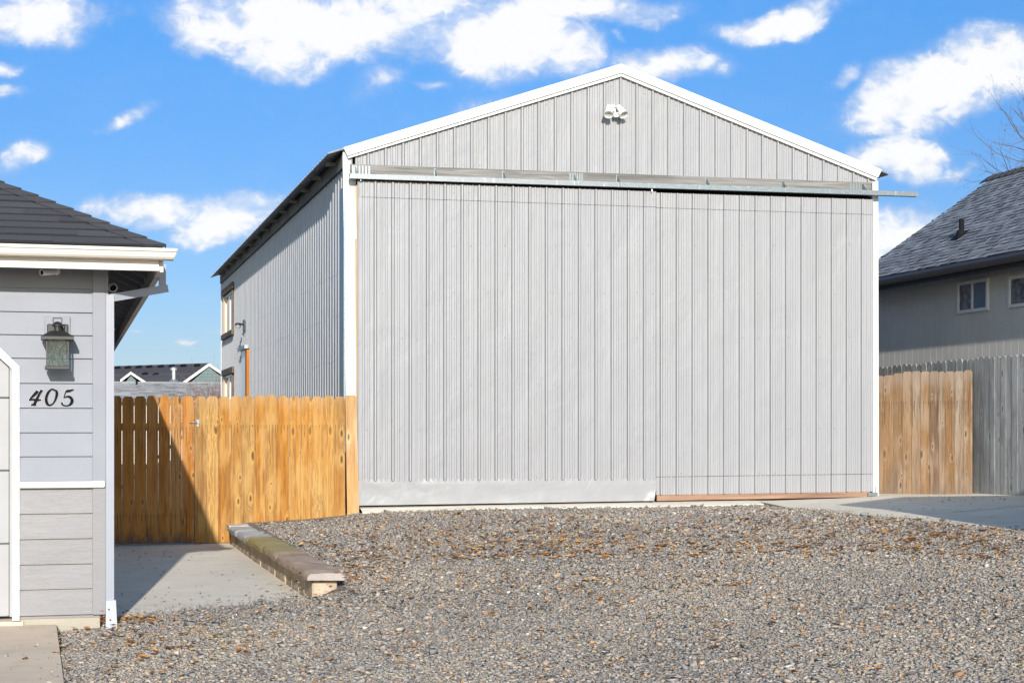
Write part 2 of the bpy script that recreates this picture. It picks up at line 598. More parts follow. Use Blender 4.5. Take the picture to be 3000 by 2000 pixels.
def m_board(name, base, dark, axis=0, scale=1.0):
    """a long weathered board whose grain runs along an object axis"""
    m, t = mat(name)
    o = t.obj()
    k = [30.0 * scale] * 3
    k[axis] = 1.2 * scale
    n = t.noise(t.scl(o, tuple(k)), 1.0, 6, 0.65, 0.8)
    k2 = [5.0] * 3
    k2[axis] = 0.6
    n2 = t.noise(t.scl(o, tuple(k2)), 1.0, 3, 0.5)
    c = t.mix(t.ramp(n, [(0.35, 0.0), (0.68, 1.0)]), dark, base)
    c = t.mix(t.m('MULTIPLY', t.step(n2, 0.50, 0.68), 0.4), c, [x * 0.6 for x in dark])
    t.out(c, 0.8, 0.0, t.bump(n, 0.4, 0.004), 0.2)
    return m


def m_concrete(name, base=(0.50, 0.475, 0.43), stain=0.25, scale=1.0, warm=(0.40, 0.35, 0.28)):
    m, t = mat(name)
    o = t.obj()
    a = t.noise(t.scl(o, (0.9 * scale, 0.9 * scale, 0.9)), 1.0, 6, 0.6, 0.4)
    b = t.noise(o, 6.0, 6, 0.65)
    f = t.noise(o, 130.0, 2, 0.7)
    st = t.noise(t.scl(o, (0.35, 2.4, 1.0)), 1.6, 5, 0.6)
    c = t.mix(t.ramp(a, [(0.3, 0.0), (0.72, 1.0)]), [x * 0.86 for x in base], [x * 1.06 for x in base])
    c = t.mix(t.m('MULTIPLY', t.step(b, 0.50, 0.72), stain), c, warm)
    crk = t.voro(t.scl(o, (0.42, 0.30, 1)), 1.0, 'DISTANCE_TO_EDGE')
    c = t.mix(t.m('MULTIPLY', t.step(crk, 0.0016, 0.0005), 0.55 if name != 'driveway_concrete' else 0.0), c, [x * 0.35 for x in base])
    c = t.mix(t.m('MULTIPLY', t.step(st, 0.5, 0.7), stain * 0.8), c, [x * 0.72 for x in base])
    c = t.mix(t.m('MULTIPLY', t.step(f, 0.55, 0.8), 0.22), c, [x * 0.6 for x in base])
    t.out(c, 0.85, 0.0, t.bump(t.m('ADD', f, t.m('MULTIPLY', b, 1.5)), 0.25, 0.006), 0.25)
    return m


def m_shingle(name, base, var=0.35, speck=0.25):
    m, t = mat(name)
    o = t.obj()
    ti = t.attr('tint')['Fac']
    g = t.noise(o, 210.0, 2, 0.8)
    b = t.noise(o, 2.2, 4, 0.6)
    c = t.mix(ti, [x * (1 - var) for x in base], [x * (1 + var) for x in base])
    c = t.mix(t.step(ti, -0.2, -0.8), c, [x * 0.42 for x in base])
    c = t.mix(t.m('MULTIPLY', t.step(g, 0.52, 0.75), speck), c, [min(1, x * 2.2) for x in base])
    c = t.mix(t.m('MULTIPLY', t.step(b, 0.5, 0.7), 0.2), c, [x * 0.75 for x in base])
    t.out(c, 0.9, 0.0, t.bump(g, 0.35, 0.003), 0.25)
    return m


def m_siding(name, base, emb=0.35):
    m, t = mat(name)
    o = t.obj()
    ti = t.attr('tint')['Fac']
    off = t.m('MULTIPLY', ti, 31.0)
    xyz = t.sep(o)
    v = t.comb(t.m('ADD', t.m('MULTIPLY', xyz[0], 2.2), off), t.m('MULTIPLY', xyz[1], 1.0), t.m('MULTIPLY', xyz[2], 26.0))
    n = t.noise(v, 1.0, 3, 0.5, 1.6)
    rings = t.m('SINE', t.m('MULTIPLY', n, 42.0))
    fine = t.noise(t.scl(o, (7, 5, 160)), 1.0, 3, 0.6)
    h = t.m('ADD', t.m('MULTIPLY', t.step(rings, 0.2, 1.0), 0.8), t.m('MULTIPLY', fine, 0.35))
    w = t.noise(t.scl(o, (2, 2, 3)), 1.0, 5, 0.6)
    c = t.mix(t.ramp(w, [(0.3, 0.0), (0.7, 1.0)]), [x * 0.94 for x in base], [x * 1.04 for x in base])
    c = t.mix(t.m('MULTIPLY', ti, 0.10), c, [x * 0.88 for x in base])
    t.out(c, 0.55, 0.0, t.bump(h, emb, 0.004), 0.3)
    return m


def m_glass(name, col=(0.03, 0.04, 0.05), rough=0.05, mixt=0.0):
    m, t = mat(name)
    o = t.obj()
    n = t.noise(t.scl(o, (1, 1, 1)), 1.5, 3, 0.5)
    c = t.mix(n, [x * 0.7 for x in col], [x * 1.4 for x in col])
    t.out(c, rough, 0.0, t.bump(n, 0.03, 0.01), 0.6)
    return m


def m_seeded_glass():
    m, t = mat('seeded_glass')
    o = t.obj()
    n = t.noise(t.scl(o, (60, 60, 22)), 1.0, 4, 0.6)
    gl = t.n('ShaderNodeBsdfGlossy', {'Roughness': 0.12, 'Color': (0.84, 0.86, 0.87, 1)})
    t.put(gl.inputs['Normal'], t.bump(n, 0.12, 0.004))
    tr = t.n('ShaderNodeBsdfTransparent')
    t.put(tr.inputs['Color'], t.mix(t.step(n, 0.25, 0.75), (0.46, 0.56, 0.58), (0.80, 0.90, 0.91)))
    df = t.n('ShaderNodeBsdfDiffuse', {'Color': (0.6, 0.62, 0.62, 1)})
    m1 = t.n('ShaderNodeMixShader', {0: 0.02})
    t.put(m1.inputs[1], tr.outputs[0]); t.put(m1.inputs[2], gl.outputs[0])
    m2 = t.n('ShaderNodeMixShader', {0: 0.035})
    t.put(m2.inputs[1], m1.outputs[0]); t.put(m2.inputs[2], df.outputs[0])
    ou = t.n('ShaderNodeOutputMaterial')
    t.put(ou.inputs[0], m2.outputs[0])
    return m


def m_stones():
    m, t = mat('gravel_stone')
    ti = t.attr('tint')['Fac']
    o = t.obj()
    c = t.ramp(ti, [(0.0, (0.18, 0.164, 0.152)), (0.2, (0.25, 0.23, 0.208)), (0.42, (0.315, 0.284, 0.248)), (0.58, (0.28, 0.272, 0.264)),
                    (0.74, (0.36, 0.312, 0.258)), (0.87, (0.43, 0.362, 0.28)), (0.92, (0.50, 0.30, 0.13)), (0.945, (0.32, 0.17, 0.09)),
                    (0.985, (0.50, 0.44, 0.37)), (1.0, (0.66, 0.62, 0.56))])
    n = t.noise(o, 90.0, 3, 0.6)
    c = t.mix(t.m('MULTIPLY', t.step(n, 0.4, 0.7), 0.3), c, t.mix(1.0, c, (0.55, 0.55, 0.55), 'MULTIPLY'))
    t.out(c, 0.8, 0.0, None, 0.3)
    return m


def m_bed():
    m, t = mat('gravel_bed')
    o = t.obj()
    cells = t.voro(o, 48.0, out='Color')
    k = t.sep(cells)[0]
    d = t.voro(o, 48.0)
    c = t.ramp(k, [(0.0, (0.20, 0.178, 0.155)), (0.4, (0.28, 0.25, 0.215)), (0.75, (0.34, 0.295, 0.24)), (0.93, (0.42, 0.29, 0.16)), (1.0, (0.5, 0.46, 0.40))])
    c = t.mix(t.step(d, 0.35, 0.75), c, (0.16, 0.15, 0.14))
    t.out(c, 0.9, 0.0, t.bump(t.m('SUBTRACT', 1.0, d), 0.8, 0.012), 0.2)
    return m


def m_cap():
    m, t = mat('capstone')
    o = t.obj()
    y = t.sep(o)[1]
    n = t.noise(t.scl(o, (6, 3, 6)), 1.0, 6, 0.65, 0.4)
    f = t.noise(o, 60.0, 4, 0.7)
    base = t.mix(t.ramp(n, [(0.3, 0.0), (0.7, 1.0)]), (0.33, 0.235, 0.17), (0.56, 0.43, 0.33))
    moss = t.mix(n, (0.25, 0.21, 0.06), (0.48, 0.39, 0.16))
    yy = t.m('ADD', y, t.m('MULTIPLY', t.m('SUBTRACT', n, 0.5), 2.4))
    mk = t.m('MULTIPLY', t.step(yy, 15.2, 16.8), t.step(n, 0.25, 0.5))
    c = t.mix(t.m('MULTIPLY', mk, 0.9), base, moss)
    pale = t.mix(t.step(t.noise(t.scl(o, (3, 26, 6)), 1.0, 4, 0.6), 0.4, 0.6), (0.62, 0.62, 0.60), (0.36, 0.36, 0.33))
    c = t.mix(t.step(t.m('ADD', y, t.m('MULTIPLY', t.m('SUBTRACT', n, 0.5), 0.6)), 18.2, 18.5), c, pale)
    c = t.mix(t.m('MULTIPLY', t.step(f, 0.5, 0.75), 0.3), c, (0.10, 0.08, 0.06))
    c = t.mix(t.m('MULTIPLY', t.step(t.m('ADD', y, t.m('MULTIPLY', t.m('SUBTRACT', f, 0.5), 0.06)), 13.60, 13.57), 0.5), c, (0.34, 0.35, 0.37))
    t.out(c, 0.85, 0.0, t.bump(t.m('ADD', f, n), 0.5, 0.008), 0.25)
    return m


def m_stoneblock():
    m, t = mat('wall_block')
    o = t.obj()
    n = t.noise(t.scl(o, (5, 2.5, 7)), 1.0, 6, 0.65)
    c = t.mix(t.ramp(n, [(0.3, 0.0), (0.7, 1.0)]), (0.36, 0.28, 0.20), (0.58, 0.48, 0.37))
    f = t.noise(o, 70.0, 4, 0.7)
    c = t.mix(t.m('MULTIPLY', t.step(f, 0.5, 0.75), 0.3), c, (0.13, 0.10, 0.08))
    t.out(c, 0.9, 0.0, t.bump(t.m('ADD', f, n), 0.5, 0.01), 0.2)
    return m


def m_leaf():
    m, t = mat('dry_leaf')
    ti = t.attr('tint')['Fac']
    c = t.ramp(ti, [(0.0, (0.09, 0.05, 0.03)), (0.3, (0.20, 0.10, 0.045)), (0.6, (0.46, 0.20, 0.06)), (0.85, (0.60, 0.31, 0.09)), (1.0, (0.62, 0.45, 0.22))])
    t.out(c, 0.7, 0.0, None, 0.25)
    return m


M = {}
M['barn'] = m_barn()
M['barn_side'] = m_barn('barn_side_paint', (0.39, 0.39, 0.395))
M['kick'] = m_kick()
M['galv'] = m_galv('galvanised_steel')
M['galv_light'] = m_galv('galvanised_light', (0.25, 0.268, 0.28), 0.85)
M['roofmetal'] = m_galv('roof_steel', (0.42, 0.45, 0.47))
M['white'] = m_plain('white_trim', (0.61, 0.605, 0.59), 0.45, 0, 0.03, 2.0, 0.4, 0.05)
M['white_fix'] = m_plain('white_enamel', (0.80, 0.80, 0.78), 0.35, 0, 0.04, 9.0)
M['screw'] = m_plain('screw_head', (0.16, 0.16, 0.17), 0.5, 0.4)
M['dark'] = m_plain('dark_void', (0.012, 0.012, 0.012), 0.9)
M['blackmetal'] = m_plain('bronze_black_metal', (0.035, 0.033, 0.034), 0.45, 0.3, 0.2, 18)
M['header'] = m_board('weathered_header', (0.29, 0.28, 0.265), (0.13, 0.125, 0.115), 0)
M['brownboard'] = m_board('brown_skirt_board', (0.40, 0.25, 0.17), (0.25, 0.15, 0.10), 0, 0.7)
M['trimwood'] = m_board('weathered_brown_trim', (0.20, 0.14, 0.10), (0.10, 0.075, 0.06), 1)
M['jamb'] = m_board('bare_pine', (0.58, 0.44, 0.28), (0.44, 0.31, 0.18), 2)
M['orangejamb'] = m_board('orange_stained_board', (0.56, 0.20, 0.03), (0.42, 0.14, 0.02), 2)
M['fasciawood'] = m_board('grey_fascia', (0.20, 0.19, 0.18), (0.11, 0.105, 0.10), 1)
M['cedar'] = m_cedar('orange_cedar', (0.17, 0.066, 0.014), (0.53, 0.322, 0.105), (0.43, 0.168, 0.013), (1.50,), 0.0,
                     greytop=(1.78, (0.40, 0.27, 0.15), 0.35))
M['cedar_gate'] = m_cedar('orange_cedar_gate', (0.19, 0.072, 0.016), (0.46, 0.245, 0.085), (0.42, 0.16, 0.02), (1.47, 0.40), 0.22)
M['cedar_end'] = m_cedar('bright_cedar_end', (0.36, 0.18, 0.06), (0.62, 0.44, 0.24), (0.55, 0.32, 0.115), (9.0,), 0.0)
M['cedar_light'] = m_cedar('pale_cedar', (0.15, 0.09, 0.055), (0.54, 0.41, 0.29), (0.42, 0.225, 0.085), (1.84,), 0.95, drip=0.75, footcol=(0.24, 0.19, 0.15), 
                           greytop=(2.06, (0.42, 0.33, 0.26), 0.45))
M['greywood'] = m_greywood()
M['concrete'] = m_concrete('pad_concrete', (0.83, 0.76, 0.63), 0.25)
M['drive'] = m_concrete('driveway_concrete', (0.66, 0.53, 0.40), 0.3, 1.0, (0.36, 0.27, 0.19))
M['slab'] = m_concrete('apron_concrete', (0.77, 0.70, 0.58), 0.3)
M['found'] = m_concrete('foundation_concrete', (0.40, 0.36, 0.29), 0.5, 3.0)
M['shingle_dark'] = m_shingle('charcoal_shingle', (0.062, 0.062, 0.068), 0.13, 0.45)
M['shingle_grey'] = m_shingle('grey_shingle', (0.20, 0.212, 0.232), 0.45, 0.3)
M['shingle_far'] = m_shingle('far_charcoal_shingle', (0.075, 0.072, 0.082), 0.15, 0.15)
M['shingle_old'] = m_shingle('pale_grey_shingle', (0.25, 0.255, 0.26), 0.40, 0.3)
M['siding'] = m_siding('lavender_grey_siding', (0.240, 0.251, 0.285), 0.12)
M['siding_low'] = m_siding('warm_grey_siding', (0.250, 0.241, 0.245), 0.30)
M['board_up'] = m_siding('corner_board_paint', (0.243, 0.252, 0.283), 0.10)
M['garage'] = m_siding('garage_door_paint', (0.34, 0.34, 0.345), 0.10)
M['cream'] = m_plain('cream_gutter', (0.62, 0.575, 0.52), 0.4, 0, 0.03, 1.5, 0.4)
M['fascia_cream'] = m_plain('fascia_paint', (0.62, 0.57, 0.52), 0.5, 0, 0.05, 2.0)
M['downspout'] = m_plain('grey_downspout_paint', (0.29, 0.305, 0.35), 0.4, 0, 0.04, 3.0)
M['soffit'] = m_plain('dark_soffit', (0.10, 0.10, 0.105), 0.7, 0, 0.1, 3.0)
M['rafter'] = m_plain('rafter_paint', (0.26, 0.26, 0.28), 0.7, 0, 0.1, 3.0)
M['taupe'] = m_plain('taupe_board_siding', (0.68, 0.645, 0.58), 0.7, 0, 0.08, 1.2, 0.25, 0.1)
M['browngutter'] = m_plain('dark_brown_gutter', (0.055, 0.048, 0.045), 0.4, 0, 0.1, 2.0)
M['green'] = m_siding('blue_green_siding', (0.115, 0.17, 0.172), 0.1)
M['glass'] = m_glass('window_glass', (0.035, 0.045, 0.055), 0.04)
M['blueglass'] = m_glass('bluish_screened_glass', (0.16, 0.19, 0.23), 0.15)
M['curtain'] = m_plain('dark_curtained_pane', (0.20, 0.19, 0.20), 0.25, 0, 0.6, 9.0)
M['seeded'] = m_seeded_glass()
M['reflector'] = m_plain('lamp_glass', (0.55, 0.55, 0.50), 0.12, 0.35, 0.1, 30)
M['digit'] = m_plain('dark_brown_digit', (0.010, 0.008, 0.007), 0.8, 0.0, 0.05, 6.0, 0.1)
M['stone'] = m_stones()
M['bed'] = m_bed()
M['cap'] = m_cap()
M['block'] = m_stoneblock()
M['leaf'] = m_leaf()
M['soil'] = m_plain('dry_soil', (0.24, 0.21, 0.16), 0.95, 0, 0.25, 0.8)
M['bark'] = m_plain('grey_bark', (0.115, 0.095, 0.085), 0.9, 0, 0.25, 5.0)
M['twig'] = m_plain('reddish_twig', (0.17, 0.085, 0.060), 0.9, 0, 0.3, 5.0)
M['moss'] = m_plain('green_weed', (0.07, 0.11, 0.02), 0.8, 0, 0.4, 12.0)
M['steel'] = m_plain('bright_flue_steel', (0.62, 0.62, 0.63), 0.3, 0.8, 0.05, 4.0)
M['pipe'] = m_plain('dark_vent_pipe', (0.014, 0.014, 0.017), 0.9, 0, 0.05, 4.0, 0.1)
M['joint'] = m_plain('joint_filler', (0.06, 0.052, 0.045), 0.9)
M['red'] = m_plain('red_scuff', (0.4, 0.08, 0.06), 0.6)


# ------------------------------------------------------------------ ground
class TPS:
    """smooth height field through measured points"""
    def __init__(s, pts, lam=0.02):
        P = np.array(pts, float)
        s.x = P[:, :2]
        n = len(P)
        K = s.phi(np.linalg.norm(s.x[:, None] - s.x[None], axis=2)) + lam * np.eye(n)
        Q = np.hstack([np.ones((n, 1)), s.x])
        A = np.block([[K, Q], [Q.T, np.zeros((3, 3))]])
        s.w = np.linalg.solve(A, np.concatenate([P[:, 2], np.zeros(3)]))

    @staticmethod
    def phi(r):
        return np.where(r > 1e-9, r * r * np.log(np.maximum(r, 1e-9)), 0.0)

    def __call__(s, x, y):
        q = np.stack([np.asarray(x, float).ravel(), np.asarray(y, float).ravel()], 1)
        out = np.empty(len(q))
        for i in range(0, len(q), 20000):
            qq = q[i:i + 20000]
            K = s.phi(np.linalg.norm(qq[:, None] - s.x[None], axis=2))
            out[i:i + 20000] = K @ s.w[:-3] + s.w[-3] + qq @ s.w[-2:]
        return out.reshape(np.shape(x))


YB = 20.90                 # barn front wall plane
YD = 20.80                 # front of the sliding doors
YF = 20.72                 # picket fence plane
edge_px = [(2321, 1489), (2438, 1500), (2592, 1517), (2695, 1524), (3000, 1556)]
edge = [onZ(u, v, 0.435) for u, v in edge_px]
front_px = [(1062, 1505, 20.62), (1425, 1493, 20.60), (1935, 1486, 20.55), (2241, 1480, 20.35)]
front = [onY(u, v, y) for u, v, y in front_px]
ctrl = [tuple(p) for p in front] + [(p.x, p.y, p.z - 0.012) for p in edge]
ctrl += [(2.3, 14.6, .20), (2.3, 16.5, .235), (2.3, 18.5, .25), (2.3, 20.3, .27), (3.0, 20.4, .30), (2.2, 13.7, .11), (1.95, 13.55, .03), (1.6, 13.4, .01),
         (.9, 13.0, .01), (.35, 12.6, -.005), (0.1, 12.3, -.03), (0, 11, -.01), (0, 9, -.02), (0, 5, -.06), (2, 12, .05), (2, 9, 0.0), (4, 9, .04), (6, 9, .10), (4, 13, .22),
         (6, 13, .33), (4, 16.5, .31), (6, 17, .39), (7, 12, .34), (7.5, 9, .24), (9, 2, .0), (4, 3, -.05), (0, 0, -.08), (3.6, 18.5, .31)]
HF = TPS(ctrl)

# concrete pad in front of the gate
PAD = [(0.24, 12.2), (0.9, 12.75), (1.98, 13.4), (1.98, YF + 0.4), (0.24, YF + 0.4)]


def padline(x):
    return 12.62 + (x - 0.3) * 0.60


def on_pad(x, y):
    return (x < 1.97) & (x > 0.1) & (y > padline(x))


def edge_x(y):
    """left edge of the right-hand driveway at depth y"""
    e = sorted([(p.y, p.x) for p in edge] + [(9.0, 7.2), (2.0, 9.0), (-10, 12), (20.6, 9.2)])
    return np.interp(y, [q[0] for q in e], [q[1] for q in e])


def front_y(x):
    f = sorted([(p.x, p.y) for p in front])
    return np.interp(x, [q[0] for q in f], [q[1] for q in f])


def on_conc(x, y):
    return (y > front_y(x) - 0.0) & (x > front[0].x) | (x > edge_x(y)) & (x > 4)


def in_wall(x, y):
    return (x > 1.90) & (x < 2.27) & (y > 13.55) & (y < 20.75) | (x > 2.2) & (x < 3.5) & (y > 20.42)


xs = np.concatenate([[-400, -120, -40, -15], np.arange(-8, -0.5, 0.75), np.arange(-0.5, 10.5, 0.1), np.arange(10.5, 20, 0.75), [25, 45, 120, 400]])
ys = np.concatenate([[-400, -100, -30], np.arange(-10, 7, 1.0), np.arange(7, 21.2, 0.1), [21.6, 22, 23, 25, 30, 40, 70, 150, 400]])
GX, GY = np.meshgrid(xs, ys)
cxl, cyl = np.clip(GX, -0.3, 8.5), np.clip(GY, 2, 20.7)
GZ = HF(cxl, cyl)
fade = np.clip((np.abs(GX - 4) - 8) / 10, 0, 1)
GZ = GZ * (1 - fade) + 0.1 * fade
GZ = np.where(on_pad(GX, GY) | ((GX > 1.5) & (GX < 2.15) & (GY > 13.62)), np.minimum(GZ, -0.06), GZ)
GZ = np.where((GX < 0.05) & (GY > 12.3), -0.06, GZ)
GZ = np.where(on_conc(GX - 0.02, GY - 0.02) & (GX < 25) & (GY > 0), GZ - 0.10, GZ)
GZ = np.where((GX <= -0.04), -0.08, GZ)
GZ = np.where((GY > 21.1), np.where(GX < 4, -0.05, 0.1), GZ)
nx, ny = len(xs), len(ys)
me = bpy.data.meshes.new('ground')
idx = np.arange(nx * ny).reshape(ny, nx)
faces = np.stack([idx[:-1, :-1], idx[:-1, 1:], idx[1:, 1:], idx[1:, :-1]], -1).reshape(-1, 4)
me.from_pydata(np.stack([GX, GY, GZ], -1).reshape(-1, 3).tolist(), [], faces.tolist())
me.materials.append(M['bed'])
me.polygons.foreach_set('use_smooth', [True] * len(me.polygons))
ground = bpy.data.objects.new('ground', me)
C.objects.link(ground)
ground['kind'] = 'structure'


def structure(mb, name, material):
    o = mb.build(name, material)
    o['kind'] = 'structure'
    return o


# pad (one sheet with a thickness)
b = MB()
b.slab([(0.27, 12.47, 0), (1.0, 12.85, 0), (1.98, 13.4, 0), (1.98, 18, 0.01), (1.98, YF + 1.5, 0.03), (-0.2, YF + 1.5, 0.0), (0.20, 18, 0)], (0, 0, -0.12))
structure(b, 'concrete_pad', M['concrete'])
b = MB()
b.slab([(-6, -10, -0.04), (-0.03, -10, -0.04), (-0.005, 9.5, 0.012), (-0.06, 12.375, 0.018), (-6, 12.375, 0.018)], (0, 0, -0.12))
structure(b, 'driveway', M['drive'])
b = MB()   # dark soil strip under the garage door
b.slab([(-6, 12.385, 0.045), (-.29, 12.385, 0.045), (-.29, 12.6, 0.058), (-6, 12.6, 0.058)], (0, 0, -0.15))
structure(b, 'garage_sill', M['drive'])
# apron in front of the barn that widens into the neighbour's driveway
fr = [Vector((p.x, p.y, p.z + 0.022)) for p in front] + [Vector((p.x, p.y, 0.437)) for p in edge] + [Vector((7.2, 9, .30)), Vector((9.0, 2, .02)), Vector((12, -10, -.03))]
zl, zr = onY(1057, 1482, YD).z, onY(2557, 1457, YD).z
xl, xr = onY(1057, 1482, YD).x, onY(2572, 1457, YD).x
zdoor = lambda x: zl + (zr - zl) * (x - xl) / (xr - xl)
bk = [Vector((p.x, YB + 1.0, zdoor(p.x))) for p in front] + [Vector((9.7, YB + 1.0, zdoor(9.7))), Vector((11.0, 22.2, .51)), Vector((11.98, 21.6, .55)), Vector((12.5, 19.5, .59)),
      Vector((13, 17.0, .60)), Vector((14, 9, .45)), Vector((15, 2, .2)), Vector((18, -10, 0))]
b = MB()
NS = 8
cols = []
for f_, k_ in zip(fr, bk):
    lst = []
    for j in range(NS + 1):
        q = f_.lerp(k_, j / NS)
        if f_.y > 20 and j > 0 and abs(k_.y - YB - 1.0) < .01:
            yy = f_.y + (k_.y - f_.y) * (j / NS)
            zz = zdoor(f_.x) - 0.010 + (f_.z - zdoor(f_.x)) * max(0, 1 - (yy - f_.y) / 0.22) * 0.9
            q = Vector((f_.x + (k_.x - f_.x) * j / NS, yy, zz))
        lst.append(q)
    cols.append(lst)
vv = [p for l in cols for p in l] + [Vector((f_.x, f_.y, f_.z - 0.2)) for f_ in fr]
ff = []
for i in range(len(fr) - 1):
    for j in range(NS):
        a0 = i * (NS + 1) + j
        ff.append((a0, a0 + 1, a0 + NS + 2, a0 + NS + 1))
    n0 = len(fr) * (NS + 1)
    ff.append((i * (NS + 1), (i + 1) * (NS + 1), n0 + i + 1, n0 + i))
b.add(vv, ff)
apron = structure(b, 'concrete_apron', M['slab'])
b = MB()
p, q = onZ(2790, 1508, .525), onZ(3010, 1488, .55)
b.quad(p + Vector((0, -.012, .03)), q + Vector((0, -.012, .03)), q + Vector((0, .012, .03)), p + Vector((0, .012, .03)))
jo = b.build('expansion_joint', M['joint'], apron)


# ------------------------------------------------------------------ barn
def ribbed(mb, a0, a1, base, out, up_lo, up_hi, phase, along, period=0.2286, scale=1.0, prof=None):
    """agricultural panel: major ribs every nine inches with two small ones between.
    base: function(s)->point at s; out: outward unit vector; up_lo/up_hi: functions(s)->height"""
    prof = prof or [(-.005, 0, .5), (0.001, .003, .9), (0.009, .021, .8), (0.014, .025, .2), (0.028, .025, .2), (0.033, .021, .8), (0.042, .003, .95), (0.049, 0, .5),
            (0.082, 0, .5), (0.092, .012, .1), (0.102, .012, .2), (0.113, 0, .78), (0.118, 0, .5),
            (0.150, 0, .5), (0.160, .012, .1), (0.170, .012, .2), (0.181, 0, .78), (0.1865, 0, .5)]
    pts = []
    k0 = math.floor((a0 - phase) / period) - 1
    s_ = phase + k0 * period
    while s_ < a1 + period:
        for o_, d_, g_ in prof:
            pts.append((s_ + o_ - 0.0205, d_ * scale, g_))
        s_ += period

    def dep(x):
        for (p0, d0, g0_), (p1, d1, g1_) in zip(pts[:-1], pts[1:]):
            if p0 <= x <= p1:
                return d0 + (d1 - d0) * (x - p0) / max(1e-9, p1 - p0)
        return 0
    sel = [(a0, dep(a0), .5)] + [q for q in pts if a0 < q[0] < a1] + [(a1, dep(a1), .5)]
    vs, fs, gs = [], [], []
    out = Vector(out)
    for s1, d1, g1_ in sel:
        p_ = Vector(base(s1)) + out * d1
        vs.append((p_.x, p_.y, up_lo(s1)))
        vs.append((p_.x, p_.y, up_hi(s1)))
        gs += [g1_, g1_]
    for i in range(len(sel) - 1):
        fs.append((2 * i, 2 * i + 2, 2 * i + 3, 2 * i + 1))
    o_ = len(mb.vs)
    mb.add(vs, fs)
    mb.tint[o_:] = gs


def lin(p, q):
    """height of the line through p and q as a function of x"""
    return lambda x: p.z + (q.z - p.z) * (x - p.x) / (q.x - p.x)


XL = onY(1015, 1300, YB).x          # barn left wall
XR = onY(2574, 1000, YB).x          # right wall
YBACK = onX(651, 1000, XL).y
barn = thing('metal_barn', 'tall pale grey ribbed metal barn with two big sliding doors and white gable trim', 'barn', (XL, YB, 0.45))

# rake trim lines (photo) in the plane just proud of the gable
YR = 20.82
rkL, rkP, rkR = onY(1006, 432, YR), onY(1820, 187, YR), onY(2584, 497, YR)
inL, inP, inR = onY(1022, 463, YR), onY(1822, 223, YR), onY(2569, 528, YR)
roofL, roofR = lin(rkL, rkP), lin(rkP, rkR)
XP = rkP.x


def gable_top(x):
    return (lin(inL, inP)(x) if x < XP else lin(inP, inR)(x)) + 0.03


g0, g1 = onY(1025, 483, YB), onY(2560, 537, YB)
gbot = lin(g0, g1)
b = MB()
ph = onY(1078, 600, YB).x
ribbed(b, XL + 0.06, XR - 0.02, lambda s_: (s_, YB, 0), (0, -1, 0), gbot, gable_top, ph, 0)
b.cm = 1


def screws(mb, x0, x1, z, y, step=0.2286, off=0.06, jitter=0.012, skip=0.2):
    x = x0 + off
    while x < x1:
        if random.random() > skip:
            zz = z(x) + random.uniform(-jitter, jitter)
            xx = x + random.choice((-0.035, 0.035, 0.0)) * 0.8
            r = 0.0065
            mb.lathe([(r, 0), (r * .9, .004), (0.0001, .006)], (xx, y, zz), (0, -1, 0), 7)
        x += step


screws(b, XL + .1, XR - .1, lambda x: gbot(x) + 0.05, YB)
screws(b, XL + .1, XR - .1, lambda x: gable_top(x) - 0.11, YB)
b.build('gable_cladding', [M['barn'], M['screw']], barn)

# header board, brackets, track
YH = YB - 0.045
h0, h1 = onY(1026, 481, YH), onY(2553, 535, YH)
k0, k1 = onY(1026, 519, YH), onY(2553, 572, YH)
b = MB()
b.slab([h0, h1, k1, k0], (0, 0.04, 0))
hdr = b.build('header_board', M['header'], barn)
for (ua, ub) in ((1031, 1088), (1668, 1710), (2489, 2540)):      # galvanised nail plates on the header
    b = MB()
    n = 6
    top = lin(onY(1026, 484, YH - .004), onY(2553, 538, YH - .004)); bot = lin(onY(1026, 512, YH - .004), onY(2553, 563, YH - .004))
    xa, xb = onY(ua, 500, YH).x, onY(ub, 500, YH).x
    for i in range(n):
        s0 = xa + (xb - xa) * i / n
        s1 = s0 + (xb - xa) / n * 0.62
        b.slab([(s0, YH - .004, bot(s0)), (s1, YH - .004, bot(s1)), (s1, YH - .004, top(s1)), (s0, YH - .004, top(s0))], (0, 0.0035, 0))
    b.build('nail_plate', M['galv_light'], barn)
YT = 20.70
t0, t1 = onY(1025, 508, YT), onY(2690, 562, YT)
w0, w1 = onY(1025, 522.5, YT), onY(2690, 575.5, YT)
YTB = YT + 0.085


def track_run(u0_, u1_, matl):
    tp, bt = lin(t0, t1), lin(w0, w1)
    x0_, x1_ = onY(u0_, 540, YT).x, onY(u1_, 560, YT).x
    b_ = MB()
    A_ = [(x0_, YT, bt(x0_)), (x1_, YT, bt(x1_)), (x1_, YT, tp(x1_)), (x0_, YT, tp(x0_))]
    b_.slab(A_, (0, 0.004, 0))                                        # front web
    Btop = [(x0_, YT + .004, tp(x0_) - .004), (x1_, YT + .004, tp(x1_) - .004), (x1_, YTB, tp(x1_) - .004), (x0_, YTB, tp(x0_) - .004)]
    b_.slab(Btop, (0, 0, 0.004))
    b_.slab([(x0_, YTB - .004, bt(x0_)), (x1_, YTB - .004, bt(x1_)), (x1_, YTB - .004, tp(x1_) - .005), (x0_, YTB - .004, tp(x0_) - .005)], (0, 0.004, 0))
    for ya in (YT + .0045, YTB - .03):
        b_.slab([(x0_, ya, bt(x0_)), (x1_, ya, bt(x1_)), (x1_, ya + .025, bt(x1_)), (x0_, ya + .025, bt(x0_))], (0, 0, 0.004))
    return b_.build('door_track', matl, barn)


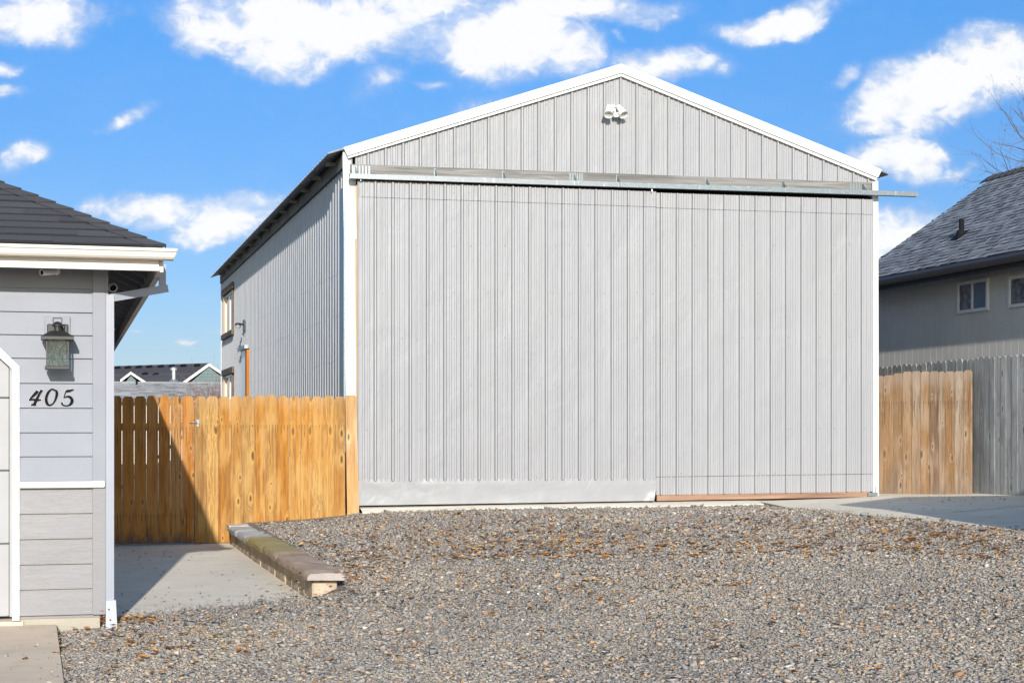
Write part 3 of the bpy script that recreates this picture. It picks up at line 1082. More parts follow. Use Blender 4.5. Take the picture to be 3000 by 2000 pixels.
track_run(1025, 1483, M['galv_light'])
track_run(1484, 1816, M['galv_light'])
track_run(1817, 2690, M['galv'])
for ub in (1046, 1281, 1482, 1690, 1818, 2080, 2305, 2540):
    x = onY(ub, 500, YT).x
    zt_, zb_ = lin(h0, h1)(x) - 0.02, lin(t0, t1)(x) + 0.002
    b = MB()
    b.slab([(x, YT + .005, zb_), (x, YH - .006, zb_), (x, YH - .006, zt_ - 0.01), (x, YH - .03, zt_ - .01)], (0.006, 0, 0))
    b.box(x - .012, x + .018, YH - .0045, YH - .0008, zb_, zt_)
    b.box(x - .002, x + .012, YT - .0035, YT - .0005, lin(w0, w1)(x) + .002, zb_ + .004)
    b.build('track_bracket', M['galv'], barn)

# near-black sheet behind the door gap: interior darkness put into its colour
b = MB()
b.quad((XL + .05, YB + .05, .3), (XR - .05, YB + .05, .3), (XR - .05, YB + .05, gbot(XR) + .02), (XL + .05, YB + .05, gbot(XL) + .02))
b.build('interior_dark_sheet', M['dark'], barn)

# sliding doors
dl0, dl1 = onY(1045, 529.5, YD), onY(1922, 562, YD)
dr0, dr1 = onY(1924, 565, YD), onY(2557, 585, YD)
seamL = lin(onY(1048, 577, YD), onY(1922, 607, YD))
seamR = lin(onY(1924, 609, YD), onY(2557, 629, YD))
kickT = lin(onY(1057, 1408, YD), onY(1921, 1404, YD))
doorB = lin(onY(1057, 1480, YD), onY(1921, 1466, YD))
XDL0, XDL1 = onY(1050, 1000, YD).x, onY(1922, 1000, YD).x
XDR0, XDR1 = onY(1922.8, 1000, YD).x, onY(2558, 1000, YD).x
TOPL, TOPR = lin(dl0, dl1), lin(dr0, dr1)
pd = onY(1099, 900, YD).x
ROWS = [717, 857, 990, 1124, 1257]

door = bpy.data.objects.new('sliding_door', None)


def make_door(x0, x1, top, seam, low, phase, lower):
    d = MB()
    ribbed(d, x0, x1, lambda s_: (s_, YD, 0), (0, -1, 0), low, lambda x: seam(x) - 0.003, phase, 0)
    d.cm = 1
    for i, v in enumerate(ROWS):
        z0_, z1_ = onY(1060, v + 2, YD), onY(2550, v - 2 + (4 if i < 2 else 0), YD)
        screws(d, x0 + .02, x1 - .02, lin(z0_, z1_), YD, 0.2286, 0.09, 0.010, 0.15)
    screws(d, x0 + .02, x1 - .02, lambda x: low(x) + 0.035, YD, 0.2286, 0.10, 0.010, 0.4)
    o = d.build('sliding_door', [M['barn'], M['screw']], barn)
    s2 = MB()
    ribbed(s2, x0, x1, lambda s_: (s_, YD - 0.0045, 0), (0, -1, 0), lambda x: seam(x) + .002, top, phase, 0)
    s2.cm = 1
    screws(s2, x0 + .02, x1 - .02, lambda x: top(x) - 0.10, YD - .0035, 0.2286, 0.09, 0.012, 0.25)
    so = s2.build('top_strip', [M['barn'], M['screw']], o)
    # timber behind the sheet gives the door its thickness
    f_ = MB()
    f_.slab([(x0 + .002, YD + .0015, low(x0) - .01), (x1 - .002, YD + .0015, low(x1) - .01), (x1 - .002, YD + .0015, top(x1) - .004), (x0 + .002, YD + .0015, top(x0) - .004)], (0, .05, 0))
    f_.build('door_frame', M['fasciawood'], o)
    return o


dL = make_door(XDL0, XDL1, TOPL, seamL, kickT, pd, None)
dL['label'] = 'left sliding door with a smooth dented sheet along its bottom'
# smooth kick sheet with a buckled corner
b = MB()
nxk, nzk = 60, 8
vs, fs = [], []
for i in range(nxk + 1):
    for j in range(nzk + 1):
        x = XDL0 + (XDL1 - XDL0) * i / nxk
        zt_, zb_ = kickT(x) + 0.03, doorB(x)
        z = zb_ + (zt_ - zb_) * j / nzk
        y = YD - 0.003 + (0.006 * math.sin(x * 3.1) + .005 * math.sin(x * 7.3 + 1.7)) * math.sin(x * 4.1 + j * .5) * math.sin(j / nzk * math.pi) - 0.006 * math.exp(-((x - XDL0 - 0.9) ** 2) / .02) * math.exp(-((j - 6) ** 2) / 3)
        if j == nzk:
            y = YD + 0.0012
        fl = max(0, (x - (XDL1 - 0.14)) / 0.14) * max(0, 1 - j / 4.0)
        y -= 0.06 * fl
        x2 = x - 0.05 * fl
        vs.append((x2, y, z))
for i in range(nxk):
    for j in range(nzk):
        a0 = i * (nzk + 1) + j
        fs.append((a0, a0 + nzk + 1, a0 + nzk + 2, a0 + 1))
b.add(vs, fs)
b.build('kick_sheet', M['kick'], dL, smooth=True)
lowR = lin(onY(1923, 1449, YD), onY(2557, 1439, YD))
lseam = lin(onY(1923, 1396, YD), onY(2557, 1387, YD))
dR = make_door(XDR0, XDR1, TOPR, seamR, lambda x: lseam(x) + 0.002, pd + 0.01, None)
dR['label'] = 'right sliding door with a bare brown board along its bottom'
b = MB()
ribbed(b, XDR0, XDR1, lambda s_: (s_, YD + 0.003, 0), (0, -1, 0), lowR, lambda x: lseam(x) - 0.002 - .003 * (math.sin(x * 3.1) > .3), pd + 0.01, 0)
# lower strip laps under the main sheet
b.build('bottom_strip', M['barn'], dR)
bb0, bb1 = onY(1925, 1448, YD + .006), onY(2548, 1438, YD + .006)
bc0, bc1 = onY(1925, 1466.5, YD + .006), onY(2548, 1454.5, YD + .006)
b = MB()
b.slab([bc0, bc1, bb1, bb0], (0, 0.04, 0))
b.build('skirt_board', M['brownboard'], dR)
b = MB()
lt = onY(2560, 1446, YD - .02)
b.box(lt.x - .09, lt.x + .06, YD - .022, YD - .016, lt.z - .03, lt.z + .02)
b.tube([(lt.x + .02, YD - .025, lt.z + .02), (lt.x + .02, YD - .03, lt.z + .09), (lt.x + .01, YD - .025, lt.z + .1)], .005, 6)
b.build('door_latch', M['galv'], dR)
b = MB()   # galvanised edge channel on the left door
e0, e1 = onY(1044, 530, YD), onY(1057, 1480, YD)
b.slab([(XDL0 - .012, YD - .012, doorB(XDL0)), (XDL0 + .032, YD - .012, doorB(XDL0)), (XDL0 + .032, YD - .012, TOPL(XDL0)), (XDL0 - .012, YD - .012, TOPL(XDL0))], (0, .011, 0))
b.build('edge_channel', M['barn'], dL)
b = MB()
hx = onY(1910, 560, YT + .04).x
b.box(hx - .008, hx + .008, YT + .035, YT + .05, TOPL(hx) - .01, lin(w0, w1)(hx) + .01)
b.build('hanger', M['white_fix'], dL)
b = MB()
hx = onY(1057, 540, YT + .04).x
b.box(hx - .006, hx + .006, YT + .035, YT + .05, TOPL(hx) - .01, lin(w0, w1)(hx) + .01)
b.build('hanger', M['white_fix'], dL)

# white corner trims (the left one leans a little, as the door does)
b = MB()
pa, pb_, pc, pd_ = onY(1004, 440, YB), onY(1042, 455, YB), onY(1054, 1490, YB), onY(1018, 1490, YB)
b.slab([pd_, pc, pb_, pa], (0, 0.03, 0))
b.build('corner_post', M['white'], barn)
b = MB()
pa, pb_, pc, pd_ = onY(2556, 530, YB - .01), onY(2573, 530, YB - .01), onY(2575, 1457, YB - .01), onY(2557, 1457, YB - .01)
pm0, pm1 = onY(2551, 540, YB - .01), onY(2556, 620, YB - .01)
b.slab([pd_, pc, pb_, pa], (0, 0.04, 0))
b.build('corner_post', M['white'], barn)
b = MB()   # raw timber edge seen between left post and door
for (v0, v1, jj) in ((540, 700, 6), (700, 1480, 9)):
    p_, q_ = onY(1046, v0, YB - .012), onY(1046 + 6, v1, YB - .012)
    b.slab([(q_.x - .03, YB - .012, q_.z), (q_.x + .05, YB - .012, q_.z), (p_.x + .05, YB - .012, p_.z), (p_.x - .025, YB - .012, p_.z)], (0, .011, 0))
b.build('jamb_timber', M['jamb'], barn)
# galvanised trim on the side face of the left corner
b = MB()
b.box(XL - .035, XL - .012, YB - .002, YB + 0.34, 1.15, 4.55)
b.build('side_corner_trim', M['galv'], barn)

# rake trim
b = MB()
beadL, beadP, beadR = rkL.lerp(inL, .78), rkP.lerp(inP, .74), rkR.lerp(inR, .76)
b.slab([beadL, beadP, rkP, rkL], (0, 0.10, 0))
b.slab([beadP, beadR, rkR, rkP], (0, 0.10, 0))
b.build('rake_trim', M['white'], barn)
b = MB()
dy = Vector((0, 0.022, 0))
g_ = Vector((0, 0, -0.004))
b.slab([inL + dy, inP + dy, beadP + dy + g_, beadL + dy + g_], (0, 0.05, 0))
b.slab([inP + dy, inR + dy, beadR + dy + g_, beadP + dy + g_], (0, 0.05, 0))
b.cm = 1
for (p_, q_) in ((inL, inP), (inP, inR)):
    n = int((q_ - p_).length / 0.2286)
    for i in range(n):
        c_ = p_.lerp(q_, (i + .6) / n) + dy + Vector((0, 0, .018))
        b.lathe([(.008, 0), (.007, .004), (.0001, .006)], c_, (0, -1, 0), 7)
b.build('rake_lip', [M['white'], M['screw']], barn)

# roof sheets
OV = 0.20
slopeL = (rkP.z - rkL.z) / (rkP.x - rkL.x)
slopeR = (rkR.z - rkP.z) / (rkR.x - rkP.x)
b = MB()


def roof_slope(mb, xe, ze, xr_, zr_, y0, y1):
    prof = [(0.0, 0), (0.011, .019), (0.030, .019), (0.041, 0), (0.11, 0.0), (.12, .004), (.14, .004), (.15, 0)]
    pts, s_ = [], y0
    while s_ < y1:
        for o_, d_ in prof:
            if s_ + o_ < y1:
                pts.append((s_ + o_, d_))
        s_ += .2286
    nrm = Vector((-(zr_ - ze), 0, (xr_ - xe)))
    nrm = nrm.normalized() * (1 if nrm.z > 0 else -1)
    vs_, fs_ = [], []
    for yy, d_ in pts:
        vs_ += [Vector((xe, yy, ze)) + nrm * d_, Vector((xr_, yy, zr_)) + nrm * d_,
                Vector((xe, yy, ze)) + nrm * (d_ - .004), Vector((xr_, yy, zr_)) + nrm * (d_ - .004)]
    for i in range(len(pts) - 1):
        a_ = 4 * i
        fs_ += [(a_, a_ + 4, a_ + 5, a_ + 1), (a_ + 2, a_ + 3, a_ + 7, a_ + 6), (a_, a_ + 2, a_ + 6, a_ + 4)]
    mb.add(vs_, fs_)


ze = roofL(rkL.x - OV)
zridge = rkP.z - 0.02
roof_slope(b, rkL.x - OV, rkL.z - slopeL * OV - 0.022, XP, zridge, YR + 0.005, YBACK + 0.2)
roof_slope(b, rkR.x + 0.12, rkR.z + slopeR * 0.12 - 0.025, XP, zridge, YR + 0.005, YBACK + 0.2)
b.build('roof', M['roofmetal'], barn)
b = MB()
fz0 = lin(onX(992, 468, XL), onX(992, 468, XL) + Vector((1, 0, 0)))
zf_top = rkL.z - 0.055
b.box(XL - .05, XL - .012, YR + .13, YBACK, zf_top - 0.19, zf_top - 0.015)
b.build('eave_fascia', M['fasciawood'], barn)
for yy in np.arange(YR + .6, YBACK, 1.2):   # rafter tails under the overhang
    b = MB()
    b.box(XL - OV + .02, XL - .052, yy, yy + .04, zf_top - .10, zf_top - .045)
    b.build('rafter_tail', M['fasciawood'], barn)

# left side wall, with openings left for two windows and a door
XS = XL - 0.006
up_hi = lambda s_: zf_top - 0.02
up_lo = lambda s_: 0.2


SIDEPROF = [(0.0, 0, .5), (0.010, .013, .3), (0.036, .013, .3), (0.046, 0, .9), (0.09, 0, .7), (0.1865, 0, .5)]


def side_band(y0, y1, lo, hi, mb):
    ribbed(mb, y0, y1, lambda s_: (XS, s_, 0), (-1, 0, 0), lambda s_: lo, lambda s_: hi, YB + .1, 1, prof=SIDEPROF)


# openings measured on the photo
uw = [onX(659, 857, XS), onX(686, 840, XS), onX(660, 985, XS), onX(686, 965, XS)]
wy0, wy1 = uw[1].y, uw[0].y
wz1 = (uw[0].z + uw[1].z) / 2 - .05
wz0 = (uw[2].z + uw[3].z) / 2
lw = [onX(657, 1100, XS), onX(686, 1085, XS)]
ly0, ly1 = lw[1].y, lw[0].y
lz1 = (lw[0].z + lw[1].z) / 2 - .03
dp = [onX(713, 1025, XS), onX(730, 1015, XS)]
dy0, dy1 = dp[1].y, dp[0].y
dz1 = (dp[0].z + dp[1].z) / 2 - .03
b = MB()
TOPZ = zf_top - 0.02
side_band(YB + .05, dy0, 0.2, TOPZ, b)
side_band(dy0, dy1, dz1, TOPZ, b)
ymid = max(dy1, min(wy0, ly0))
side_band(dy1, min(wy0, ly0), 0.2, TOPZ, b)
wy0 = ly0 = min(wy0, ly0)
wy1 = ly1 = max(wy1, ly1)
side_band(wy0, wy1, wz1, TOPZ, b)
side_band(wy0, wy1, lz1, wz0, b)
side_band(wy0, wy1, 0.2, 0.75, b)
side_band(wy1, YBACK, 0.2, TOPZ, b)
b.cm = 1
for zz in (1.2, 1.75, 2.35, 2.95, 3.5):
    y = YB + .3
    while y < YBACK - .3:
        ok = not (dy0 - .1 < y < dy1 + .1 and zz < dz1 + .1) and not (wy0 - .1 < y < wy1 + .1)
        if ok and random.random() > .4:
            b.lathe([(.006, 0), (.005, .005), (.0001, .007)], (XS, y, zz + random.uniform(-.015, .015)), (-1, 0, 0), 7)
        y += .2286
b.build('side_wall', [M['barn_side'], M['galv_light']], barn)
b = MB()   # back, right walls and a near-black sheet standing for the dark interior
b.quad((XR, YB + .03, .2), (XR, YBACK, .2), (XR, YBACK, 4.4), (XR, YB + .03, 4.4))
b.add([(XL, YBACK, .2), (XR, YBACK, .2), (XR, YBACK, roofR(XR) - .1), (XP, YBACK, zridge - .1), (XL, YBACK, roofL(XL) - .1)], [(0, 1, 2, 3, 4)])
b.build('rear_wall', M['barn_side'], barn)
b = MB()
b.quad((XL + .15, YB + .1, .2), (XL + .15, YBACK - .05, .2), (XL + .15, YBACK - .05, 4.3), (XL + .15, YB + .1, 4.3))
b.build('side_dark_sheet', M['dark'], barn)
b = MB()
b.box(XL - .03, XL + .10, YBACK, YBACK + .03, .2, TOPZ)
b.build('corner_post', M['white'], barn)


def barn_window(y0, y1, z0, z1, sill):
    d0, d1 = XS - .055, XS - .02
    e = .05
    s_ = MB()
    s_.box(XS + .012, XS + .05, y0 + .062, y1 - .072, z0 + .0, z0 + e)
    s_.box(XS + .012, XS + .05, y0 + .062, y1 - .072, z1 - e, z1 - .004)
    ya, yb = y0 + .062, y1 - .072
    for yy in (ya, (ya + yb) / 2 - e / 2, yb - e):
        s_.box(XS + .012, XS + .05, yy, yy + e, z0 + e, z1 - e)
    w = s_.build('window', M['white_fix'], barn)
    f = MB()
    f.box(d0, d1, y0 - .16, y1 + .2, z1, z1 + .13)
    f.build('header', M['trimwood'], w)
    f = MB()
    f.box(d0 - .01, d1, y0 - .12, y1 + .16, z0 - .11, z0)
    f.build('sill', M['trimwood'], w)
    j = MB()
    j.box(XS - .03, XS + .10, y1 - .07, y1, z0, z1 - .002)
    j.build('jamb', M['jamb'], w)
    j = MB()
    j.box(XS - .045, XS + .02, y0, y0 + .06, z0, z1 - .002)
    j.build('jamb', M['trimwood'], w)
    p_ = MB()
    p_.box(XS + .028, XS + .034, ya + e, yb - e, z0 + e, z1 - e)
    p_.build('pane', M['glass'], w)
    return w


barn_window(wy0 + .05, wy1 - .05, wz0 + .02, wz1, True)
barn_window(ly0 + .05, ly1 - .05, 0.85, lz1, True)
b = MB()
b.box(XS - .035, XS + .06, dy0 + .285, dy1 + .05, .25, dz1 - .003)
sd = b.build('side_door', M['white_fix'], barn)
b = MB()
b.box(XS - .05, XS + .02, dy0, dy0 + .28, .25, dz1 - .02)
b.build('jamb', M['orangejamb'], sd)
b = MB()
b.box(XS - .10, XS - .02, dy0 - .05, dy1 + .15, dz1 - .0, dz1 + .07)
b.build('door_hood', M['galv_light'], sd)

# twin floodlight high on the gable
fc = onY(1796, 318, YB - .03)
fl = thing('floodlight', 'white twin-head floodlight with a sensor high on the barn gable', 'floodlight', fc)
b = MB()
b.lathe([(.0001, .045), (.035, .042), (.052, .03), (.055, 0)], (fc.x, YB, fc.z), (0, -1, 0), 24)
b.build('mount', M['white_fix'], fl, smooth=True)


def flood_head(pu, pv, ou, ov, depth0, depth1):
    p0_, p1_ = onY(pu, pv, YB - depth0), onY(ou, ov, YB - depth1)
    d = (p1_ - p0_)
    L = d.length
    b_ = MB()
    b_.lathe([(.0001, -.012), (.024, -.008), (.034, .01), (.040, L * .35), (.060, L * .92), (.064, L), (.058, L), (.054, L * .9)], p0_, d, 24)
    hd = b_.build('lamp_head', M['white_fix'], fl, smooth=True)
    b_ = MB()
    b_.lathe([(.0001, L * .80), (.03, L * .83), (.056, L * .93)], p0_, d, 24)
    b_.build('lens', M['reflector'], hd, smooth=True)
    b_ = MB()
    b_.tube([(fc.x, YB - .04, fc.z + .01), (fc.x * .5 + p0_.x * .5, YB - .07, fc.z + .02), p0_ + d * .1], .013, 8)
    b_.build('arm', M['white_fix'], hd, smooth=True)


flood_head(1783, 311, 1783, 336, .09, .21)
flood_head(1812, 312, 1828, 337, .09, .20)
b = MB()
sc_ = onY(1803, 338, YB - .1)
b.bevbox(sc_.x - .032, sc_.x + .038, YB - .135, YB - .075, sc_.z - .03, sc_.z + .035, .008)
b.tube([(fc.x, YB - .04, fc.z - .01), (sc_.x, YB - .1, sc_.z + .03)], .012, 8)
b.build('sensor', M['white_fix'], fl)

# small security lamp on the side wall
lp = onX(719, 955, XS)
sl = thing('security_lamp', 'small grey lamp with a glass bowl on the barn side wall above the door', 'lamp', lp)
b = MB()
b.box(XS - .045, XS - .015, lp.y - .10, lp.y + .10, lp.z - .10, lp.z + .12)
b.tube([(XS - .04, lp.y, lp.z + .03), (XS - .12, lp.y, lp.z + .04)], .02, 8)
b.lathe([(.0001, .035), (.04, .03), (.062, .0), (.062, -.02)], (XS - .15, lp.y, lp.z + .03), (0, 0, 1), 20)
b.build('housing', M['blackmetal'], sl, smooth=True)
b = MB()
b.lathe([(.058, -.02), (.054, -.055), (.034, -.075), (.0001, -.078)], (XS - .15, lp.y, lp.z + .03), (0, 0, 1), 20)
b.build('bowl', M['reflector'], sl, smooth=True)


# ------------------------------------------------------------------ pickets
def picket(mb, x0, x1, y, th, zb, zt, style='ear', cut=.028, horiz=(1, 0, 0), org=None):
    r = random.random()
    mb.ct = r
    hx_ = Vector(horiz)
    nrm = Vector((-hx_.y, hx_.x, 0))
    w = x1 - x0
    if style == 'ear':
        prof = [(0, zb), (w, zb), (w, zt - cut * 1.25), (w - cut, zt), (cut, zt), (0, zt - cut * 1.25)]
    elif style == 'round':
        prof = [(0, zb), (w, zb), (w, zt - .05), (w * .9, zt - .02), (w * .72, zt - .003), (w * .5, zt), (w * .28, zt - .003), (w * .1, zt - .02), (0, zt - .05)]
    else:
        prof = [(0, zb), (w, zb), (w, zt), (0, zt)]
    o_ = Vector(org) if org is not None else Vector((0, y, 0))
    base = o_ + hx_ * x0
    mb.cl = lambda p: (((Vector(p) - base).dot(hx_)) / max(w, 1e-6) * 0.92 + 0.04, p[2], r)
    mb.slab([base + hx_ * a + Vector((0, 0, z)) for a, z in prof], nrm * th)
    mb.cl = None


TH = 0.017
# gate: boundaries read off the photo
gu = [287, 322, 357.4, 393, 429, 464, 499, 533, 569]
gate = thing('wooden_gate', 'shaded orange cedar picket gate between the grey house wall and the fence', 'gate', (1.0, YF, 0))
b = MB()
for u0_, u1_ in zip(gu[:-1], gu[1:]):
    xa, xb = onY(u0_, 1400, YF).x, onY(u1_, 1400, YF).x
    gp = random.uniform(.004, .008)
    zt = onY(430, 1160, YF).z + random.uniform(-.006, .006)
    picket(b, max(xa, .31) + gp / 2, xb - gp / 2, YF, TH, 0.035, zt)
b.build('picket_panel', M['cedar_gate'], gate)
gx0, gx1 = .31, onY(567, 1400, YF).x
for z in (.40, 1.47):
    b = MB()
    b.box(gx0, gx1, YF + TH + .001, YF + .055, z - .045, z + .045)
    b.build('rail', M['jamb'], gate)
b = MB()
b.tube([(gx0 + .05, YF + .036, .46), (gx1 - .06, YF + .036, 1.41)], .018, 4)
b.build('brace', M['jamb'], gate)

fence = thing('wooden_fence', 'sunlit orange cedar picket fence between the gate and the barn corner', 'fence', (2.7, YF, 0))
fu = [571, 605, 640, 674, 709, 744, 777, 811, 846, 880, 914, 946.5, 979, 1011]
tops = [1160, 1160, 1161, 1160, 1160, 1158, 1156, 1160, 1160, 1160, 1160, 1159, 1161]
b = MB()
for i, (u0_, u1_) in enumerate(zip(fu[:-1], fu[1:])):
    xa, xb = onY(u0_, 1400, YF).x, onY(u1_, 1400, YF).x
    gp = random.uniform(.002, .005)
    picket(b, xa + gp / 2, xb - gp / 2, YF, TH, 0.03, onY(u0_, tops[i], YF).z, cut=.03)
b.build('picket_panel', M['cedar'], fence)
xa = onY(571, 1400, YF).x
xe_ = onY(1012, 1400, YF).x
for z in (.40, 1.50):
    b = MB()
    b.box(xa, xe_, YF + TH + .001, YF + .055, z - .045, z + .045)
    b.build('rail', M['jamb'], fence)
b = MB()
b.box(xa + .002, xa + .09, YF + .056, YF + .145, 0, 1.72)
b.build('post', M['jamb'], fence)
b = MB()
pa0, pa1 = onY(1012, 1157, YF - .03), onY(1044, 1157, YF - .03)
pb0, pb1 = onY(1018, 1519, YF - .03), onY(1053, 1519, YF - .03)
r_ = .8
b.cl = lambda p: ((p[0] - pa0.x) / .15, p[2], .83)
b.slab([(pb0.x, YF - .03, pb0.z - .1), (pb1.x, YF - .03, pb1.z - .1), (pa1.x, YF - .03, pa1.z - .03), (pa1.x - .02, YF - .03, pa1.z), (pa0.x + .02, YF - .03, pa0.z), (pa0.x, YF - .03, pa0.z - .03)], (0, .026, 0))
b.cl = None
b.build('end_board', M['cedar_end'], fence)

latch_p = onY(579, 1238, YF)
b = MB()
b.box(latch_p.x - .012, latch_p.x + .018, YF - .006, YF - .0005, latch_p.z - .045, latch_p.z + .045)
b.tube([(latch_p.x + .004, YF - .02, latch_p.z), (latch_p.x - .10, YF - .025, latch_p.z + .004)], .007, 8)
b.tube([(latch_p.x + .004, YF - .012, latch_p.z + .03), (latch_p.x + .003, YF - .014, latch_p.z + .10), (latch_p.x - .006, YF - .012, latch_p.z + .14)], .004, 6)
b.box(latch_p.x - .004, latch_p.x + .012, YF - .03, YF - .006, latch_p.z - .014, latch_p.z + .014)
b.build('gate_latch', M['galv_light'], gate)

# pale cedar fence on the right of the barn
cf = thing('wooden_fence', 'short pale tan cedar picket fence right of the barn, ending against the weathered grey fence', 'fence', (11.3, 22, .5))
P0, P1 = onY(2575, 1455, 21.35), onZ(2848, 1447, .56)
cb = MB()
dv = Vector((P1.x - P0.x, P1.y - P0.y, 0))
Lf = dv.length
dv.normalize()
cu = [2562, 2588, 2616, 2644, 2670, 2696.5, 2723, 2748.5, 2768, 2795, 2822, 2847]
ct = [1101, 1099, 1093, 1088, 1087, 1087.5, 1087, 1088, 1087.5, 1087, 1084]


def along(u, v=1300):
    a, b_, _ = ray(u, v)
    # intersection of the ray's plan with the fence line
    den = a * dv.y - b_ * dv.x
    s_ = (P0.x * dv.y - P0.y * dv.x) / den
    q = Vector((a * s_, b_ * s_, 0))
    return (q - Vector((P0.x, P0.y, 0))).dot(dv), s_


for i in range(len(cu) - 1):
    s0, k0_ = along(cu[i])
    s1, k1_ = along(cu[i + 1])
    zt = H0 + (V0 - ct[i]) / FPX * (k0_ + k1_) / 2
    zb = H0 + (V0 - (1455 - 8 * (cu[i] - 2575) / 273)) / FPX * (k0_ + k1_) / 2
    picket(cb, s0 + .004, s1 - .004, 0, TH, zb - .02, zt, cut=.025, horiz=dv, org=(P0.x, P0.y, 0))
cb.build('picket_panel', M['cedar_light'], cf)
nv = Vector((-dv.y, dv.x, 0))
for z in (.85, 1.84):
    b = MB()
    q0, q1 = Vector((P0.x, P0.y, z - .045)) + nv * .02, Vector((P1.x, P1.y, z - .045)) + nv * .02 - dv * .06
    b.slab([q0, q1, q1 + Vector((0, 0, .09)), q0 + Vector((0, 0, .09))], nv * .035)
    b.build('rail', M['jamb'], cf)

# weathered grey fence along the neighbour's boundary
GA = onZ(3000, 1452, .60)
gfx = P1.x + .03
Gn = Vector((gfx - .03 + .22, P1.y - 2.3, 0))
Gf = Vector((gfx + .02, P1.y + 4.2, 0))
gf = thing('grey_fence', 'weathered grey round-topped picket fence running back beside the neighbouring house', 'fence', (gfx, P1.y, .55))
gd = (Gf - Gn)
Lg = gd.length
gd.normalize()
gb = MB()
s_ = 0.0
ztA, ztB = None, None


def gray_top(q):
    # top line measured at two places in the photo
    u_ = U0 + FPX * ((q.x * CA - q.y * SA) / (q.x * SA + q.y * CA))
    d_ = q.x * SA + q.y * CA
    v_ = 1075 + (u_ - 2578) * (1035 - 1075) / (3000 - 2578)
    return H0 + (V0 - v_) / FPX * d_


while s_ < Lg:
    w_ = random.uniform(.125, .145)
    q = Gn + gd * (s_ + w_ / 2)
    zt = gray_top(q) + random.uniform(-.014, .014)
    tilt = random.uniform(-.004, .004)
    picket(gb, s_ + .002, s_ + w_ - random.uniform(.002, .006), 0, .017, .40, zt, 'round', horiz=gd, org=Gn + Vector((random.uniform(-.004, .004), 0, 0)))
    s_ += w_
gb.build('picket_panel', M['greywood'], gf)
gn = Vector((gd.y, -gd.x, 0))
for z in (.9, 2.0):
    b = MB()
    q0, q1 = Gn + gn * .02 + Vector((0, 0, z)), Gf + gn * .02 + Vector((0, 0, z))
    b.slab([q0, q1, q1 + Vector((0, 0, .09)), q0 + Vector((0, 0, .09))], gn * .035)
    b.build('rail', M['fasciawood'], gf)

# ------------------------------------------------------------------ low retaining wall
rw = thing('retaining_wall', 'low stone retaining wall with mossy cap slabs beside the concrete pad', 'wall', (2.1, 17, 0))
b = MB()
y = 13.66
while y < 20.4:
    L = random.uniform(.38, .46)
    y2 = min(y + L, 20.45)
    b.bevbox(1.985 + random.uniform(-.006, .006), 2.20, y, y2 - .006, -.1, 0.168, .012)
    y = y2
b.build('block_course', M['block'], rw)
yl = [13.56, 14.55, 15.7, 16.9, 18.25, 19.4, 20.44]
for i in range(len(yl) - 1):
    b = MB()
    n = 10
    y0_, y1_ = yl[i] + .008, yl[i + 1] - .008
    vs, fs = [], []
    prof = [(1.935, .178), (1.930, .195), (1.932, .228), (1.955, .250), (2.10, .256), (2.235, .250), (2.262, .228), (2.262, .19), (2.25, .172)]
    for k in range(n + 1):
        t_ = k / n
        e = .014 if k in (0, n) else 0
        for (x_, z_) in prof:
            jx, jz = random.gauss(0, .004), random.gauss(0, .003)
            vs.append((x_ + (e if x_ < 2.1 else -e) * .6 + jx, y0_ + (y1_ - y0_) * t_, z_ - (e if z_ > .2 else -e * .3) + jz))
    m_ = len(prof)
    for k in range(n):
        for j in range(m_):
            j2 = (j + 1) % m_
            fs.append((k * m_ + j, k * m_ + j2, (k + 1) * m_ + j2, (k + 1) * m_ + j))
    fs += [tuple(range(m_)), tuple(n * m_ + j for j in range(m_))[::-1]]
    b.add(vs, fs)
    b.build('cap_slab', M['cap'], rw, smooth=True)
b = MB()
b.slab([(1.95, 20.44, .20), (2.27, 20.44, .20), (3.40, 20.52, .275), (3.40, YF - .004, .275), (1.95, YF - .004, .20)], (0, 0, .055))
b.build('cap_slab', M['cap'], rw)
b = MB()
b.box(2.0, 3.35, 20.56, YF - .006, -.1, .199)
b.build('block_course', M['block'], rw)

# ------------------------------------------------------------------ left house
HY = 12.40
house = thing('grey_house', 'grey lap-sided house front with cream gutter, charcoal hip roof and garage door', 'house', (0, HY, 0))
XC = onY(308, 1300, HY).x
zup = [onY(160, v, HY - .01).z for v in (790, 845, 914, 981, 1049, 1122, 1194, 1266, 1336, 1408)]
zlo = [onY(160, v, HY - .01).z for v in (1427, 1503, 1577, 1651, 1724, 1800)]
xcb = onY(271, 1300, HY).x        # left edge of corner board
# garage opening outline (middle of its trim)
go = [onY(46, 1815, HY), onY(46, 1074, HY), onY(-95, 945, HY)]


def open_x(z):
    if z < go[1].z:
        return go[0].x
    if z < go[2].z:
        t_ = (z - go[1].z) / (go[2].z - go[1].z)
        return go[1].x + (go[2].x - go[1].x) * t_
    return -6.0


def lap(mb, z0, z1):
    mb.ct = random.random()
    zt = z1
    xl0, xl1 = open_x(z0), open_x(zt)
    y0, y1 = HY - .026, HY - .006
    V = [(xl0, y0, z0), (xcb, y0, z0), (xcb, y1, zt), (xl1, y1, zt), (xl0, HY, z0), (xcb, HY, z0), (xcb, HY, zt), (xl1, HY, zt)]
    mb.add(V, [(0, 1, 2, 3), (0, 4, 5, 1), (1, 5, 6, 2), (0, 3, 7, 4)])


